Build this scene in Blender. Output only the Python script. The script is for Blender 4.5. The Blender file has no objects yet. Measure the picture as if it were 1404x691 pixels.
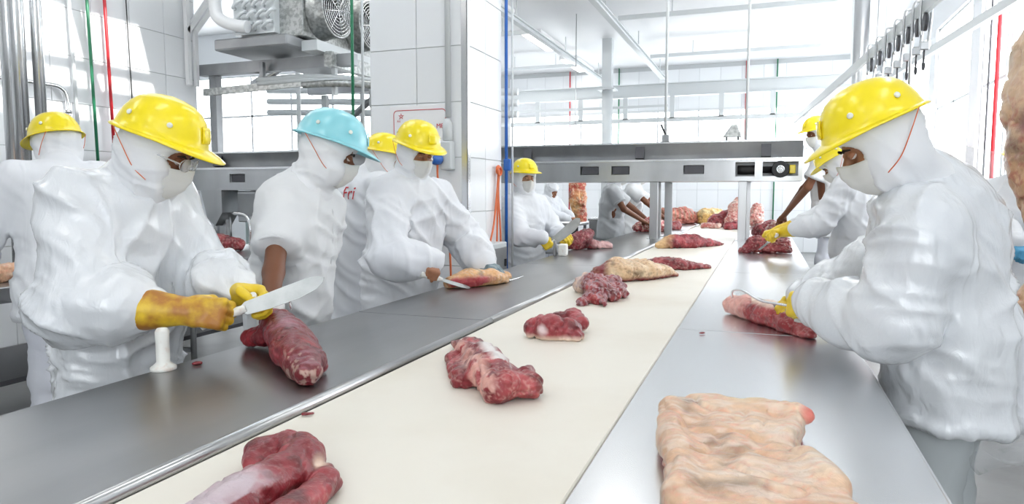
import bpy, bmesh, math, random
import numpy as np
from mathutils import Vector, Matrix, Quaternion

random.seed(7); np.random.seed(7)
SC = bpy.context.scene
COL = SC.collection
V = lambda *a: np.array(a, dtype=float)

# ------------------------------------------------------------------ camera
cam_d = bpy.data.cameras.new('camera'); cam = bpy.data.objects.new('camera', cam_d); COL.objects.link(cam)
cam_d.sensor_fit = 'HORIZONTAL'; cam_d.sensor_width = 36.0; cam_d.lens = 36.0 * 950 / 1404
cam_d.clip_start = 0.05; cam_d.clip_end = 200
cam.location = (0, 0, 1.40)
cam.rotation_euler = (math.radians(90 - 4.7956), 0, math.radians(19.9795))
SC.camera = cam

# ------------------------------------------------------------------ world, sun, exposure
W = bpy.data.worlds.new('world'); SC.world = W; W.use_nodes = True
bg = W.node_tree.nodes['Background']; bg.inputs[0].default_value = (0.86, 0.93, 1.0, 1); bg.inputs[1].default_value = 3.0
sun_d = bpy.data.lights.new('sun', 'SUN'); sun_d.energy = 5.0; sun_d.angle = math.radians(0.8); sun_d.color = (1, .97, .92)
sun = bpy.data.objects.new('sun', sun_d); COL.objects.link(sun)
sun.rotation_euler = Vector((-0.72, 0.13, -0.52)).to_track_quat('-Z', 'Y').to_euler()
LAMP = 6.5          # luminaire diffusers
PANE = 5.0           # daylight behind the frosted window panes
SC.view_settings.view_transform = 'Standard'; SC.view_settings.look = 'None'
SC.view_settings.exposure = 0.38; SC.view_settings.gamma = 1.0; SC.view_settings.use_curve_mapping = False

# ------------------------------------------------------------------ materials
MATS = {}
def M(name, col, rough=.5, metal=0., var=None, bump=None, attr=False, emit=None, coat=0., alpha=None, trans=0., spec=None, stretch=None, rnd=0., sss=0., bump2=None):
    m = bpy.data.materials.new(name); m.use_nodes = True; MATS[name] = m
    nt = m.node_tree; N = nt.nodes; L = nt.links; b = N['Principled BSDF']
    b.inputs['Base Color'].default_value = (*col, 1); b.inputs['Roughness'].default_value = rough; b.inputs['Metallic'].default_value = metal
    if coat: b.inputs['Coat Weight'].default_value = coat; b.inputs['Coat Roughness'].default_value = .15
    if alpha is not None: b.inputs['Alpha'].default_value = alpha
    if trans: b.inputs['Transmission Weight'].default_value = trans
    if spec is not None: b.inputs['Specular IOR Level'].default_value = spec
    if sss: b.inputs['Subsurface Weight'].default_value = sss; b.inputs['Subsurface Scale'].default_value = .01
    if emit: b.inputs['Emission Color'].default_value = (*emit[0], 1); b.inputs['Emission Strength'].default_value = emit[1]
    tc = N.new('ShaderNodeTexCoord'); co = tc.outputs['Object']
    if stretch:
        mp = N.new('ShaderNodeMapping'); mp.inputs['Scale'].default_value = stretch; L.new(co, mp.inputs[0]); co = mp.outputs[0]
    src = None
    if attr:
        a = N.new('ShaderNodeAttribute'); a.attribute_name = 'col'; src = a.outputs['Color']; L.new(src, b.inputs['Base Color'])
    if var:   # (scale, second colour, lo, hi)
        n = N.new('ShaderNodeTexNoise'); n.inputs['Scale'].default_value = var[0]; n.inputs['Detail'].default_value = 6; L.new(co, n.inputs['Vector'])
        r = N.new('ShaderNodeMapRange'); r.inputs[1].default_value = var[2]; r.inputs[2].default_value = var[3]; L.new(n.outputs[0], r.inputs[0])
        x = N.new('ShaderNodeMix'); x.data_type = 'RGBA'; L.new(r.outputs[0], x.inputs[0])
        x.inputs[6].default_value = (*col, 1); x.inputs[7].default_value = (*var[1], 1)
        if src: L.new(src, x.inputs[6])
        src = x.outputs[2]; L.new(src, b.inputs['Base Color'])
    if rnd:
        oi = N.new('ShaderNodeObjectInfo'); r = N.new('ShaderNodeMapRange'); r.inputs[3].default_value = 1 - rnd; r.inputs[4].default_value = 1.0
        L.new(oi.outputs['Random'], r.inputs[0]); h = N.new('ShaderNodeHueSaturation'); L.new(r.outputs[0], h.inputs['Value'])
        h.inputs['Color'].default_value = (*col, 1)
        if src: L.new(src, h.inputs['Color'])
        L.new(h.outputs[0], b.inputs['Base Color'])
    prev = None
    for bp in (bump, bump2):
        if bp:
            n = N.new('ShaderNodeTexNoise'); n.inputs['Scale'].default_value = bp[0]; n.inputs['Detail'].default_value = 5; L.new(co, n.inputs['Vector'])
            n.inputs['Distortion'].default_value = bp[3] if len(bp) > 3 else 0
            if len(bp) > 4: n.noise_type = bp[4]; n.inputs['Detail'].default_value = 2.5; n.inputs['Lacunarity'].default_value = 2.2
            bn = N.new('ShaderNodeBump'); bn.inputs['Strength'].default_value = bp[1]; bn.inputs['Distance'].default_value = bp[2]
            L.new(n.outputs[0], bn.inputs['Height'])
            if prev: L.new(prev, bn.inputs['Normal'])
            prev = bn.outputs[0]; L.new(prev, b.inputs['Normal'])
    return m

M('floor', (.27, .272, .268), .38, var=(1.6, (.16, .16, .156), .38, .7), bump=(30, .15, .004))
M('grout', (.55, .57, .58), .8)
M('tile', (.86, .88, .90), .18, rnd=.05)
M('wall_paint', (.85, .87, .89), .5)
M('ceil', (.86, .87, .88), .5, var=(.6, (.80, .82, .84), .4, .7))
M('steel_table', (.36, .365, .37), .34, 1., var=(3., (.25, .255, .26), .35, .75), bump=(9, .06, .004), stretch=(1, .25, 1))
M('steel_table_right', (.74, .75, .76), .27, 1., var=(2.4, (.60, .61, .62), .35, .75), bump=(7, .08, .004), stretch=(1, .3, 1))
M('steel', (.58, .59, .60), .28, 1., var=(4., (.44, .45, .46), .3, .8), stretch=(1, 1, .25))
M('steel_bright', (.78, .79, .80), .22, 1.)
M('steel_dull', (.40, .41, .42), .45, .9, var=(3., (.30, .31, .32), .3, .7))
M('steel_dark', (.11, .11, .12), .5, .8)
M('galv', (.55, .56, .55), .4, .9, var=(26., (.36, .37, .36), .42, .58))
M('white_pipe', (.84, .85, .86), .35)
M('paint_grey', (.62, .65, .66), .4)
M('black', (.015, .015, .017), .5)
M('rubber', (.05, .05, .05), .6)
M('belt', (.80, .765, .68), .42, var=(2.6, (.73, .68, .58), .45, .8), bump=(60, .05, .002))
M('red', (.55, .02, .03), .4)
M('green', (.03, .22, .11), .4)
M('blue', (.02, .12, .45), .35)
M('orange', (.72, .16, .05), .45)
M('yellow', (.86, .66, .015), .32, coat=.3)
M('hat_yellow', (.95, .76, .006), .30, coat=.35)
M('hat_blue', (.27, .66, .74), .30, coat=.35)
M('button', (.85, .87, .8), .4)
M('coat', (.77, .79, .825), .75, var=(2.5, (.72, .745, .79), .4, .7), bump=(10, .45, .015, 1.2, 'RIDGED_MULTIFRACTAL'), stretch=(1, 1, .4))
M('shirt', (.77, .785, .80), .8, var=(2.5, (.73, .745, .76), .4, .7), bump=(8, .4, .015, .8, 'RIDGED_MULTIFRACTAL'))
M('shirt_grey', (.56, .58, .60), .8, var=(4, (.46, .48, .50), .4, .7), bump=(14, .15, .01, .8))
M('plastic', (.76, .785, .815), .25, coat=.45, var=(3., (.70, .73, .77), .4, .65), bump=(10, .6, .018, 1.4, 'RIDGED_MULTIFRACTAL'), bump2=(26, .3, .008, 2.), stretch=(1, 1, .45))
M('film', (.78, .81, .84), .16, alpha=.20, bump=(5, .6, .012, 1., 'RIDGED_MULTIFRACTAL'))
M('hood', (.79, .805, .83), .7, bump=(6, .2, .008, .8, 'RIDGED_MULTIFRACTAL'))
M('mask', (.70, .70, .675), .8, bump=(60, .06, .002))
M('trouser', (.66, .68, .74), .8, var=(3, (.60, .62, .70), .4, .7), bump=(12, .2, .01, 1))
M('trouser_grey', (.42, .45, .46), .8, bump=(12, .2, .01, 1))
M('boot', (.82, .83, .84), .4)
M('skin_dark', (.20, .075, .035), .5, sss=.1)
M('skin_mid', (.36, .16, .085), .5, sss=.1)
M('skin_tan', (.45, .23, .14), .5, sss=.1)
M('eye_white', (.75, .73, .70), .2)
M('iris', (.03, .015, .008), .15)
M('brow', (.02, .012, .008), .8)
M('glove_yellow', (.83, .60, .03), .42, var=(9., (.72, .48, .03), .45, .7), bump=(40, .12, .003))
M('glove_stained', (.82, .56, .03), .42, var=(11., (.42, .17, .025), .42, .62), bump=(40, .15, .003))
M('glove_grey', (.30, .36, .38), .8, var=(30., (.16, .22, .25), .4, .6), bump=(160, .4, .003))
M('glove_white', (.82, .82, .82), .7, bump=(30, .2, .003))
M('glove_blue', (.08, .33, .55), .6)
M('cuff_blue', (.07, .33, .50), .6)
M('handle_white', (.80, .80, .76), .45, var=(40., (.66, .55, .48), .55, .75))
M('blade', (.46, .48, .48), .30, 1., var=(14., (.34, .36, .36), .4, .7))
M('glass', (.9, .93, .95), .06, alpha=.35, spec=.8)
M('sign', (.86, .86, .87), .4)
M('meat', (.3, .03, .04), .34, attr=True, bump=(45, .7, .006, .6), bump2=(150, .4, .003, .5), coat=.12)
M('pane', (.9, .92, .95), .5, emit=((.93, .97, 1.0), PANE))
M('lamp', (.9, .9, .9), .5, emit=((1, .99, .97), LAMP))
M('lamp_body', (.8, .8, .8), .4)
M('frame', (.70, .72, .73), .4)
M('coil', (.80, .83, .84), .3, .3)
M('tank', (.34, .44, .42), .5)

# ------------------------------------------------------------------ object helpers
def link(o, parent=None):
    COL.objects.link(o)
    if parent is not None: o.parent = parent
    return o
def tag(o, label=None, cat=None, group=None, kind=None):
    if label: o['label'] = label
    if cat: o['category'] = cat
    if group: o['group'] = group
    if kind: o['kind'] = kind
    return o
def root(name, loc, label=None, cat=None, group=None, kind=None):
    o = bpy.data.objects.new(name, None); o.location = loc; o.empty_display_size = .1; link(o)
    return tag(o, label, cat, group, kind)
def origin(parent):
    p = V(0, 0, 0)
    while parent is not None: p = p + V(*parent.location); parent = parent.parent
    return p
def mesh_np(name, vs, quads=None, faces=None, smooth=True):
    me = bpy.data.meshes.new(name)
    if faces is not None:
        me.from_pydata([tuple(map(float, v)) for v in vs], [], faces)
    else:
        vs = np.asarray(vs, np.float32); quads = np.asarray(quads, np.int32)
        me.vertices.add(len(vs)); me.vertices.foreach_set('co', vs.ravel())
        n = len(quads); me.loops.add(n * 4); me.loops.foreach_set('vertex_index', quads.ravel())
        me.polygons.add(n); me.polygons.foreach_set('loop_start', np.arange(0, n * 4, 4, dtype=np.int32))
        me.update(calc_edges=True); me.validate()
    if smooth: me.polygons.foreach_set('use_smooth', [True] * len(me.polygons))
    me.update()
    return me
def put(name, me, mat, parent=None, loc=None):
    """world-space mesh -> object; the mesh is shifted to its parent's origin (or to loc)"""
    o = bpy.data.objects.new(name, me)
    if mat is not None and len(me.materials) == 0: me.materials.append(MATS[mat])
    if parent is not None:
        off = origin(parent)
        me.transform(Matrix.Translation(Vector(-off)))
    elif loc is not None:
        me.transform(Matrix.Translation(-Vector(loc))); o.location = loc
    return link(o, parent)

class B:
    """collects simple shapes of ONE thing or part into one mesh"""
    def __init__(s): s.bm = bmesh.new()
    def box(s, lo, hi, bev=0., seg=1, rot=None):
        lo = V(*lo); hi = V(*hi); c = (lo + hi) / 2; d = hi - lo
        t = bmesh.new(); bmesh.ops.create_cube(t, size=1)
        for v in t.verts: v.co = Vector((v.co.x * d[0], v.co.y * d[1], v.co.z * d[2]))
        if bev: bmesh.ops.bevel(t, geom=t.edges[:], offset=bev, segments=seg, affect='EDGES', profile=.5)
        m = Matrix.Translation(Vector(c))
        if rot is not None: m = m @ rot.to_4x4()
        t.transform(m); me = bpy.data.meshes.new('tmp'); t.to_mesh(me); t.free(); s.bm.from_mesh(me); bpy.data.meshes.remove(me)
        return s
    def beam(s, a, b, w, h, up=(0, 0, 1)):
        """rectangular bar from a to b, w across, h along 'up'"""
        a = Vector(a); b = Vector(b); d = (b - a); L = d.length; d.normalize(); u = Vector(up)
        x = d.cross(u).normalized(); u = x.cross(d).normalized()
        vs = []
        for t in (0, L):
            for (i, j) in ((-1, -1), (1, -1), (1, 1), (-1, 1)):
                vs.append(s.bm.verts.new(a + d * t + x * (i * w / 2) + u * (j * h / 2)))
        for f in ((0, 1, 2, 3), (7, 6, 5, 4), (0, 4, 5, 1), (1, 5, 6, 2), (2, 6, 7, 3), (3, 7, 4, 0)):
            s.bm.faces.new([vs[i] for i in f])
        return s
    def tube(s, pts, r, n=10, cap=True, close=False):
        pts = [Vector(p) for p in pts]; K = len(pts)
        rr = r if isinstance(r, (list, tuple)) else [r] * K
        rings = []; ref = None
        for i, p in enumerate(pts):
            d = (pts[min(i + 1, K - 1)] - pts[max(i - 1, 0)])
            if close: d = pts[(i + 1) % K] - pts[i - 1]
            d.normalize()
            if ref is None:
                ref = Vector((0, 0, 1)) if abs(d.z) < .9 else Vector((1, 0, 0))
            x = d.cross(ref).normalized(); y = x.cross(d).normalized(); ref = y
            rings.append([s.bm.verts.new(p + (x * math.cos(2 * math.pi * k / n) + y * math.sin(2 * math.pi * k / n)) * rr[i]) for k in range(n)])
        R = range(K if close else K - 1)
        for i in R:
            A = rings[i]; C = rings[(i + 1) % K]
            for k in range(n): s.bm.faces.new((A[k], A[(k + 1) % n], C[(k + 1) % n], C[k])).smooth = True
        if cap and not close:
            s.bm.faces.new(rings[0][::-1]); s.bm.faces.new(rings[-1])
        return s
    def lathe(s, prof, c=(0, 0, 0), axis=(0, 0, 1), n=20, smooth=True):
        """prof: list of (radius, height) along axis"""
        ax = Vector(axis).normalized(); t = Vector((1, 0, 0)) if abs(ax.x) < .9 else Vector((0, 1, 0))
        x = ax.cross(t).normalized(); y = ax.cross(x); c = Vector(c); rings = []
        for r, h in prof:
            rings.append([s.bm.verts.new(c + ax * h + (x * math.cos(2 * math.pi * k / n) + y * math.sin(2 * math.pi * k / n)) * max(r, 1e-4)) for k in range(n)])
        for A, C in zip(rings, rings[1:]):
            for k in range(n): s.bm.faces.new((A[k], A[(k + 1) % n], C[(k + 1) % n], C[k])).smooth = smooth
        s.bm.faces.new(rings[0][::-1]); s.bm.faces.new(rings[-1])
        return s
    def prism(s, poly, a, b):
        """poly: 3D points of a planar outline, extruded by the vector b-a (poly given at a)"""
        d = Vector(b) - Vector(a); p0 = [s.bm.verts.new(Vector(p)) for p in poly]; p1 = [s.bm.verts.new(Vector(p) + d) for p in poly]
        n = len(poly); s.bm.faces.new(p0[::-1]); s.bm.faces.new(p1)
        for i in range(n): s.bm.faces.new((p0[i], p0[(i + 1) % n], p1[(i + 1) % n], p1[i]))
        return s
    def done(s, name, mat, parent=None, loc=None, recalc=True):
        if recalc: bmesh.ops.recalc_face_normals(s.bm, faces=s.bm.faces[:])
        me = bpy.data.meshes.new(name); s.bm.to_mesh(me); s.bm.free()
        return put(name, me, mat, parent, loc)

def spline(pts, n=8):
    """Catmull-Rom through pts"""
    P = [V(*p) for p in pts]; P = [2 * P[0] - P[1]] + P + [2 * P[-1] - P[-2]]; out = []
    for i in range(1, len(P) - 2):
        for k in range(n):
            t = k / n; a, b, c, d = P[i - 1:i + 3]
            out.append(.5 * ((2 * b) + (-a + c) * t + (2 * a - 5 * b + 4 * c - d) * t * t + (-a + 3 * b - 3 * c + d) * t ** 3))
    out.append(P[-2]); return out

# ------------------------------------------------------------------ smooth-union fields -> one continuous mesh
def nrm(v): v = np.asarray(v, float); return v / (np.linalg.norm(v) + 1e-9)
class Fld:
    def __init__(s): s.ops = []
    def _add(s, f, lo, hi, k, op): s.ops.append((f, np.asarray(lo, float), np.asarray(hi, float), k, op)); return s
    def rc(s, a, b, r1, r2=None, k=.03, op='u', flat=None):
        a = V(*a); b = V(*b); r2 = r1 if r2 is None else r2; ba = b - a; L2 = max(ba @ ba, 1e-9); R = max(r1, r2)
        ax = None
        if flat is not None: ax, sc = nrm(flat[0]), flat[1]     # shape squeezed along an axis (sc<1 thinner)
        def f(X, Y, Z):
            px, py, pz = X - a[0], Y - a[1], Z - a[2]
            t = np.clip((px * ba[0] + py * ba[1] + pz * ba[2]) / L2, 0, 1)
            qx, qy, qz = px - t * ba[0], py - t * ba[1], pz - t * ba[2]
            d2 = qx * qx + qy * qy + qz * qz
            if ax is not None:
                e = qx * ax[0] + qy * ax[1] + qz * ax[2]
                d2 = d2 + e * e * (1 / sc ** 2 - 1)
            return np.sqrt(d2) - (r1 + (r2 - r1) * t)
        return s._add(f, np.minimum(a, b) - R, np.maximum(a, b) + R, k, op)
    def ell(s, c, rad, ax=None, k=.03, op='u'):
        c = V(*c); rad = V(*rad); A = np.eye(3) if ax is None else np.array([nrm(x) for x in ax]); m = rad.min()
        ext = np.sqrt(((A * rad[:, None]) ** 2).sum(0))
        def f(X, Y, Z):
            p = (X - c[0], Y - c[1], Z - c[2]); k0 = 0; k1 = 0
            for i in range(3):
                e = p[0] * A[i, 0] + p[1] * A[i, 1] + p[2] * A[i, 2]
                k0 = k0 + (e / rad[i]) ** 2; k1 = k1 + (e / rad[i] ** 2) ** 2
            k0 = np.sqrt(k0); k1 = np.sqrt(k1) + 1e-9
            return np.where(k0 < 1e-3, -m, k0 * (k0 - 1) / k1)
        return s._add(f, c - ext, c + ext, k, op)
    def box(s, c, half, ax=None, rnd=.01, k=.02, op='u'):
        c = V(*c); half = V(*half); A = np.eye(3) if ax is None else np.array([nrm(x) for x in ax])
        ext = (np.abs(A) * half[:, None]).sum(0) + rnd
        def f(X, Y, Z):
            p = (X - c[0], Y - c[1], Z - c[2]); o2 = 0; mx = None
            for i in range(3):
                q = np.abs(p[0] * A[i, 0] + p[1] * A[i, 1] + p[2] * A[i, 2]) - (half[i] - rnd)
                o2 = o2 + np.maximum(q, 0) ** 2; mx = q if mx is None else np.maximum(mx, q)
            return np.sqrt(o2) + np.minimum(mx, 0) - rnd
        return s._add(f, c - ext, c + ext, k, op)
    def cut(s, p, n, k=.004, lo=None, hi=None):
        """remove everything on the side n points to"""
        p = V(*p); n = nrm(n)
        def f(X, Y, Z): return (X - p[0]) * n[0] + (Y - p[1]) * n[1] + (Z - p[2]) * n[2]
        return s._add(f, lo if lo is not None else p, hi if hi is not None else p, k, 'i')
    def poly(s, pts, z0, z1, rnd=.01, k=.01, op='u'):
        """upright prism of a ground outline"""
        P = np.asarray(pts, float)
        def f(X, Y, Z):
            x = X[:, :, :1]; y = Y[:, :, :1]; x, y = np.broadcast_arrays(x, y)
            d = (x - P[0, 0]) ** 2 + (y - P[0, 1]) ** 2; sg = np.ones_like(d); n = len(P); j = n - 1
            for i in range(n):
                ex, ey = P[j] - P[i]; wx, wy = x - P[i, 0], y - P[i, 1]
                t = np.clip((wx * ex + wy * ey) / (ex * ex + ey * ey), 0, 1)
                d = np.minimum(d, (wx - ex * t) ** 2 + (wy - ey * t) ** 2)
                c1 = y >= P[i, 1]; c2 = y < P[j, 1]; c3 = ex * wy > ey * wx
                sg = np.where((c1 & c2 & c3) | (~c1 & ~c2 & ~c3), -sg, sg); j = i
            d = sg * np.sqrt(d)
            a = d + rnd; bb = np.abs(Z - (z0 + z1) / 2) - (z1 - z0) / 2 + rnd
            return np.minimum(np.maximum(a, bb), 0) + np.sqrt(np.maximum(a, 0) ** 2 + np.maximum(bb, 0) ** 2) - rnd
        return s._add(f, [P[:, 0].min(), P[:, 1].min(), z0], [P[:, 0].max(), P[:, 1].max(), z1], k, op)
    def build(s, vox):
        us = [o for o in s.ops if o[4] == 'u']
        lo = np.min([o[1] for o in us], 0) - 3 * vox; hi = np.max([o[2] for o in us], 0) + 3 * vox
        n = np.ceil((hi - lo) / vox).astype(int) + 1
        xs, ys, zs = [(lo[i] + vox * np.arange(n[i])).astype(np.float32) for i in range(3)]
        D = np.full(tuple(n), 1e3, np.float32)
        for f, a, b, k, op in s.ops:
            pad = 1.2 * k + 2.5 * vox
            if op == 'i' and not (b > a).all(): sl = (slice(0, n[0]), slice(0, n[1]), slice(0, n[2]))
            else:
                i0 = np.clip(np.floor((a - pad - lo) / vox).astype(int), 0, n - 1); i1 = np.clip(np.ceil((b + pad - lo) / vox).astype(int) + 1, 1, n)
                sl = tuple(slice(i0[i], i1[i]) for i in range(3))
                if any(q.stop <= q.start for q in sl): continue
            g = f(xs[sl[0]][:, None, None], ys[sl[1]][None, :, None], zs[sl[2]][None, None, :]).astype(np.float32)
            d = D[sl]; g = np.broadcast_to(g, d.shape)
            if op == 'u':
                h = np.clip(.5 + .5 * (g - d) / k, 0, 1); D[sl] = g + (d - g) * h - k * h * (1 - h)
            else:
                if op == 's': g = -g
                h = np.clip(.5 - .5 * (g - d) / k, 0, 1); D[sl] = g + (d - g) * h + k * h * (1 - h)
        return nets(D, lo, vox)

def nets(D, lo, vox):
    S = D < 0; nx, ny, nz = D.shape
    cs = [(i, j, k) for i in (0, 1) for j in (0, 1) for k in (0, 1)]
    cnt = np.zeros((nx - 1, ny - 1, nz - 1), np.int8)
    for (i, j, k) in cs: cnt += S[i:nx - 1 + i, j:ny - 1 + j, k:nz - 1 + k]
    idx = np.argwhere((cnt > 0) & (cnt < 8))
    vals = np.stack([D[idx[:, 0] + i, idx[:, 1] + j, idx[:, 2] + k] for (i, j, k) in cs], 1)
    acc = np.zeros((len(idx), 3)); num = np.zeros(len(idx)); C = np.array(cs, float)
    for a in range(8):
        for b in range(a + 1, 8):
            if abs(C[a] - C[b]).sum() != 1: continue
            m = (vals[:, a] < 0) != (vals[:, b] < 0)
            t = np.where(m, vals[:, a] / np.where(m, vals[:, a] - vals[:, b], 1), 0)
            acc += np.where(m[:, None], C[a] + t[:, None] * (C[b] - C[a]), 0); num += m
    vs = lo + vox * (idx + acc / num[:, None])
    gid = np.full(cnt.shape, -1, np.int64); gid[idx[:, 0], idx[:, 1], idx[:, 2]] = np.arange(len(idx))
    Q = []
    for ax in range(3):
        u, w = (ax + 1) % 3, (ax + 2) % 3
        A = np.take(S, range(0, D.shape[ax] - 1), ax); Bq = np.take(S, range(1, D.shape[ax]), ax)
        e = np.argwhere(A != Bq); e = e[(e[:, u] >= 1) & (e[:, w] >= 1) & (e[:, u] < D.shape[u] - 1) & (e[:, w] < D.shape[w] - 1)]
        ins = A[e[:, 0], e[:, 1], e[:, 2]]; q = []
        for du, dw in ((1, 1), (0, 1), (0, 0), (1, 0)):
            c = e.copy(); c[:, u] -= du; c[:, w] -= dw; q.append(gid[c[:, 0], c[:, 1], c[:, 2]])
        q = np.stack(q, 1); q[~ins] = q[~ins][:, ::-1]; Q.append(q)
    return vs, np.concatenate(Q)

def _h(ix, iy, iz, s):
    h = (ix * 374761393 + iy * 668265263 + iz * 2147483647 + s * 974711) & 0xffffffff
    h = ((h ^ (h >> 13)) * 1274126177) & 0xffffffff
    return ((h ^ (h >> 16)) & 0xffff) / 65535.0
def vnoise(P, s=0):
    F = np.floor(P).astype(np.int64); f = P - F; f = f * f * (3 - 2 * f); out = 0
    for i in (0, 1):
        for j in (0, 1):
            for k in (0, 1):
                w = (f[:, 0] if i else 1 - f[:, 0]) * (f[:, 1] if j else 1 - f[:, 1]) * (f[:, 2] if k else 1 - f[:, 2])
                out = out + w * _h(F[:, 0] + i, F[:, 1] + j, F[:, 2] + k, s)
    return out
def fbm(P, o=3, s=0):
    a = .5; t = 0; n = 0
    for i in range(o): t = t + a * vnoise(P * 2 ** i + 17.3 * i, s + i); n += a; a *= .5
    return t / n
def vnormals(vs, q):
    n = np.cross(vs[q[:, 2]] - vs[q[:, 0]], vs[q[:, 3]] - vs[q[:, 1]]); N = np.zeros_like(vs)
    for i in range(4): np.add.at(N, q[:, i], n)
    return N / (np.linalg.norm(N, axis=1, keepdims=True) + 1e-12)
def smooth(vs, q, it=1, lam=.5):
    for _ in range(it):
        A = np.zeros_like(vs); c = np.zeros(len(vs))
        for i in range(4):
            for d in (1, 3): np.add.at(A, q[:, i], vs[q[:, (i + d) % 4]]); np.add.at(c, q[:, i], 1)
        vs = vs + lam * (A / np.maximum(c, 1)[:, None] - vs)
    return vs
def cloth(vs, q, amp=.012, fr=6., s=0, drape=(1, 1, .45)):
    """long creases in a few slanting families, each fading in and out"""
    N = vnormals(vs, q); out = .9 * (fbm(vs * 3.0, 2, s + 9) - .5)
    warp = np.stack([fbm(vs * 4.1, 2, s + 5), fbm(vs * 4.1, 2, s + 6), fbm(vs * 4.1, 2, s + 7)], 1) - .5
    for k, (a, f, g, w) in enumerate((((.45, .45, .77), 1.5, .16, .75), ((.55, -.5, .67), 1.7, .16, .75), ((.7, .7, .08), 1.3, .14, .6), ((.7, -.7, .1), 1.9, .18, .5), ((.2, .3, .93), 2.6, .2, .4))):
        a = nrm(a); b = nrm(np.cross(a, (0.3, .2, 1.)) + 1e-6); c = np.cross(a, b); Q = (vs + .10 * warp) @ np.array([a, b * g, c * g]).T * (fr * f * 1.45)
        r = (1 - np.abs(2 * vnoise(Q + 3.7 * k, s + k) - 1)) ** 2.0; m = np.clip((vnoise(vs * 3.4 + 5.1 * k, s + 20 + k) - .30) * 3, 0, 1)
        out = out + w * m * (r - .22)
    return vs + N * (amp * 1.75 * out)[:, None]
# ================================================================== people
def frame(fwd, up):
    y = nrm(fwd); z = nrm(np.asarray(up, float) - y * (np.asarray(up, float) @ y)); x = np.cross(y, z)
    return np.array([x, y, z])        # rows: right, forward, up
def hand_field(F, wrist, fd, pn, side, curl, rad=.0095, sc=1., spread=0., thumb=.5):
    """palm, four unequal fingers of three bones and a thumb from the side of the palm"""
    y = nrm(fd); n = nrm(np.asarray(pn, float) - y * (np.asarray(pn, float) @ y)); t = np.cross(y, n) * (1 if side == 'R' else -1)
    w = V(*wrist); g = lambda a, b, c=0: w + sc * (t * a + y * b + n * c)
    F.rc(g(0, -.03), g(0, .03), .030 * sc, .032 * sc, k=.012, flat=(n, .75))
    F.box(g(0, .055), (.040 * sc, .045 * sc, .016 * sc), ax=(t, y, n), rnd=.013 * sc, k=.012)
    F.ell(g(.026, .035, .010), (.022 * sc, .034 * sc, .018 * sc), ax=(t, y, n), k=.01)
    ends = []
    for i, (ox, ln) in enumerate(zip((.031, .0105, -.0105, -.030), (.078, .088, .081, .062))):
        c = curl[i] if isinstance(curl[0], (list, tuple)) else curl
        p = g(ox, .094 - .004 * abs(i - 1), 0); ang = 0; rr = rad * sc * (1, 1.03, 1, .9)[i]
        F.rc(g(ox * .85, .06), p, rr * 1.15, rr * 1.12, k=.006)
        for j, fr in enumerate((.46, .30, .24)):
            ang += c[j]; d = y * math.cos(ang) + n * math.sin(ang) + t * (ox * spread)
            q = p + nrm(d) * ln * fr * sc
            F.rc(p, q, rr * (1.08 - .06 * j), rr * (1.0 - .07 * j), k=.004); p = q
        ends.append(p)
    a = g(.030, .018, .006); b = g(.060 - .02 * thumb, .050, .022 + .018 * thumb); c = g(.060 - .04 * thumb, .080, .03 + .022 * thumb); d = g(.056 - .05 * thumb, .104, .03 + .03 * thumb)
    F.rc(a, b, .016 * sc, .0125 * sc, k=.01); F.rc(b, c, .0125 * sc, .0115 * sc, k=.004); F.rc(c, d, .0115 * sc, .0095 * sc, k=.004)
    return w + sc * (y * .088 + n * .036), t, y, n
FIST = (1.25, 1.5, .9); HOLD = (.75, 1.1, .6); RELAX = (.25, .4, .3); FLAT = (.08, .15, .1)

def grip_hand(side, axis, hint, curl=FIST, th=.8):
    """hand closed round a handle that points along axis (thumb side), fingers towards hint"""
    t = nrm(V(*axis)); y = nrm(V(*hint) - t * (V(*hint) @ t)); n = np.cross(t, y) if side == 'R' else np.cross(y, t)
    return (tuple(y), tuple(n), curl, th)

def hat_mesh(R, c, sc):
    """cap shell with a flared rim and a long drooping peak, in head frame R at c"""
    nu, rows = 48, []
    prof = [(.03, .124), (.25, .121), (.47, .113), (.66, .098), (.80, .077), (.90, .053), (.96, .028), (1.0, .004)]
    for pr, z in prof:
        rows.append([(pr * .115 * math.sin(2 * math.pi * k / nu), pr * .138 * math.cos(2 * math.pi * k / nu), z) for k in range(nu)])
    for t in (.12, .35, .65, 1.0):
        r = []
        for k in range(nu):
            a = 2 * math.pi * k / nu; fr = max(0, math.cos(a)) ** 2.2; w = .013 + .047 * fr
            r.append(((.115 + w * t) * math.sin(a), (.138 + w * t) * math.cos(a), .004 - (.006 + .016 * fr) * t - .003 * (t > .9)))
        rows.append(r)
    vs = [c + sc * (R.T @ np.array(p)) for r in rows for p in r]; q = []
    for i in range(len(rows) - 1):
        for k in range(nu): q.append((i * nu + k, (i + 1) * nu + k, (i + 1) * nu + (k + 1) % nu, i * nu + (k + 1) % nu))
    top = len(vs); vs.append(c + sc * (R.T @ V(0, 0, .125)))
    f = q + [(top, k, (k + 1) % nu) for k in range(nu)]
    return mesh_np('hard_hat', vs, faces=f)

def strip(rows, name):
    n = len(rows[0]); vs = [p for r in rows for p in r]
    q = [(i * n + k, i * n + k + 1, (i + 1) * n + k + 1, (i + 1) * n + k) for i in range(len(rows) - 1) for k in range(n - 1)]
    return mesh_np(name, vs, faces=q)

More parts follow.
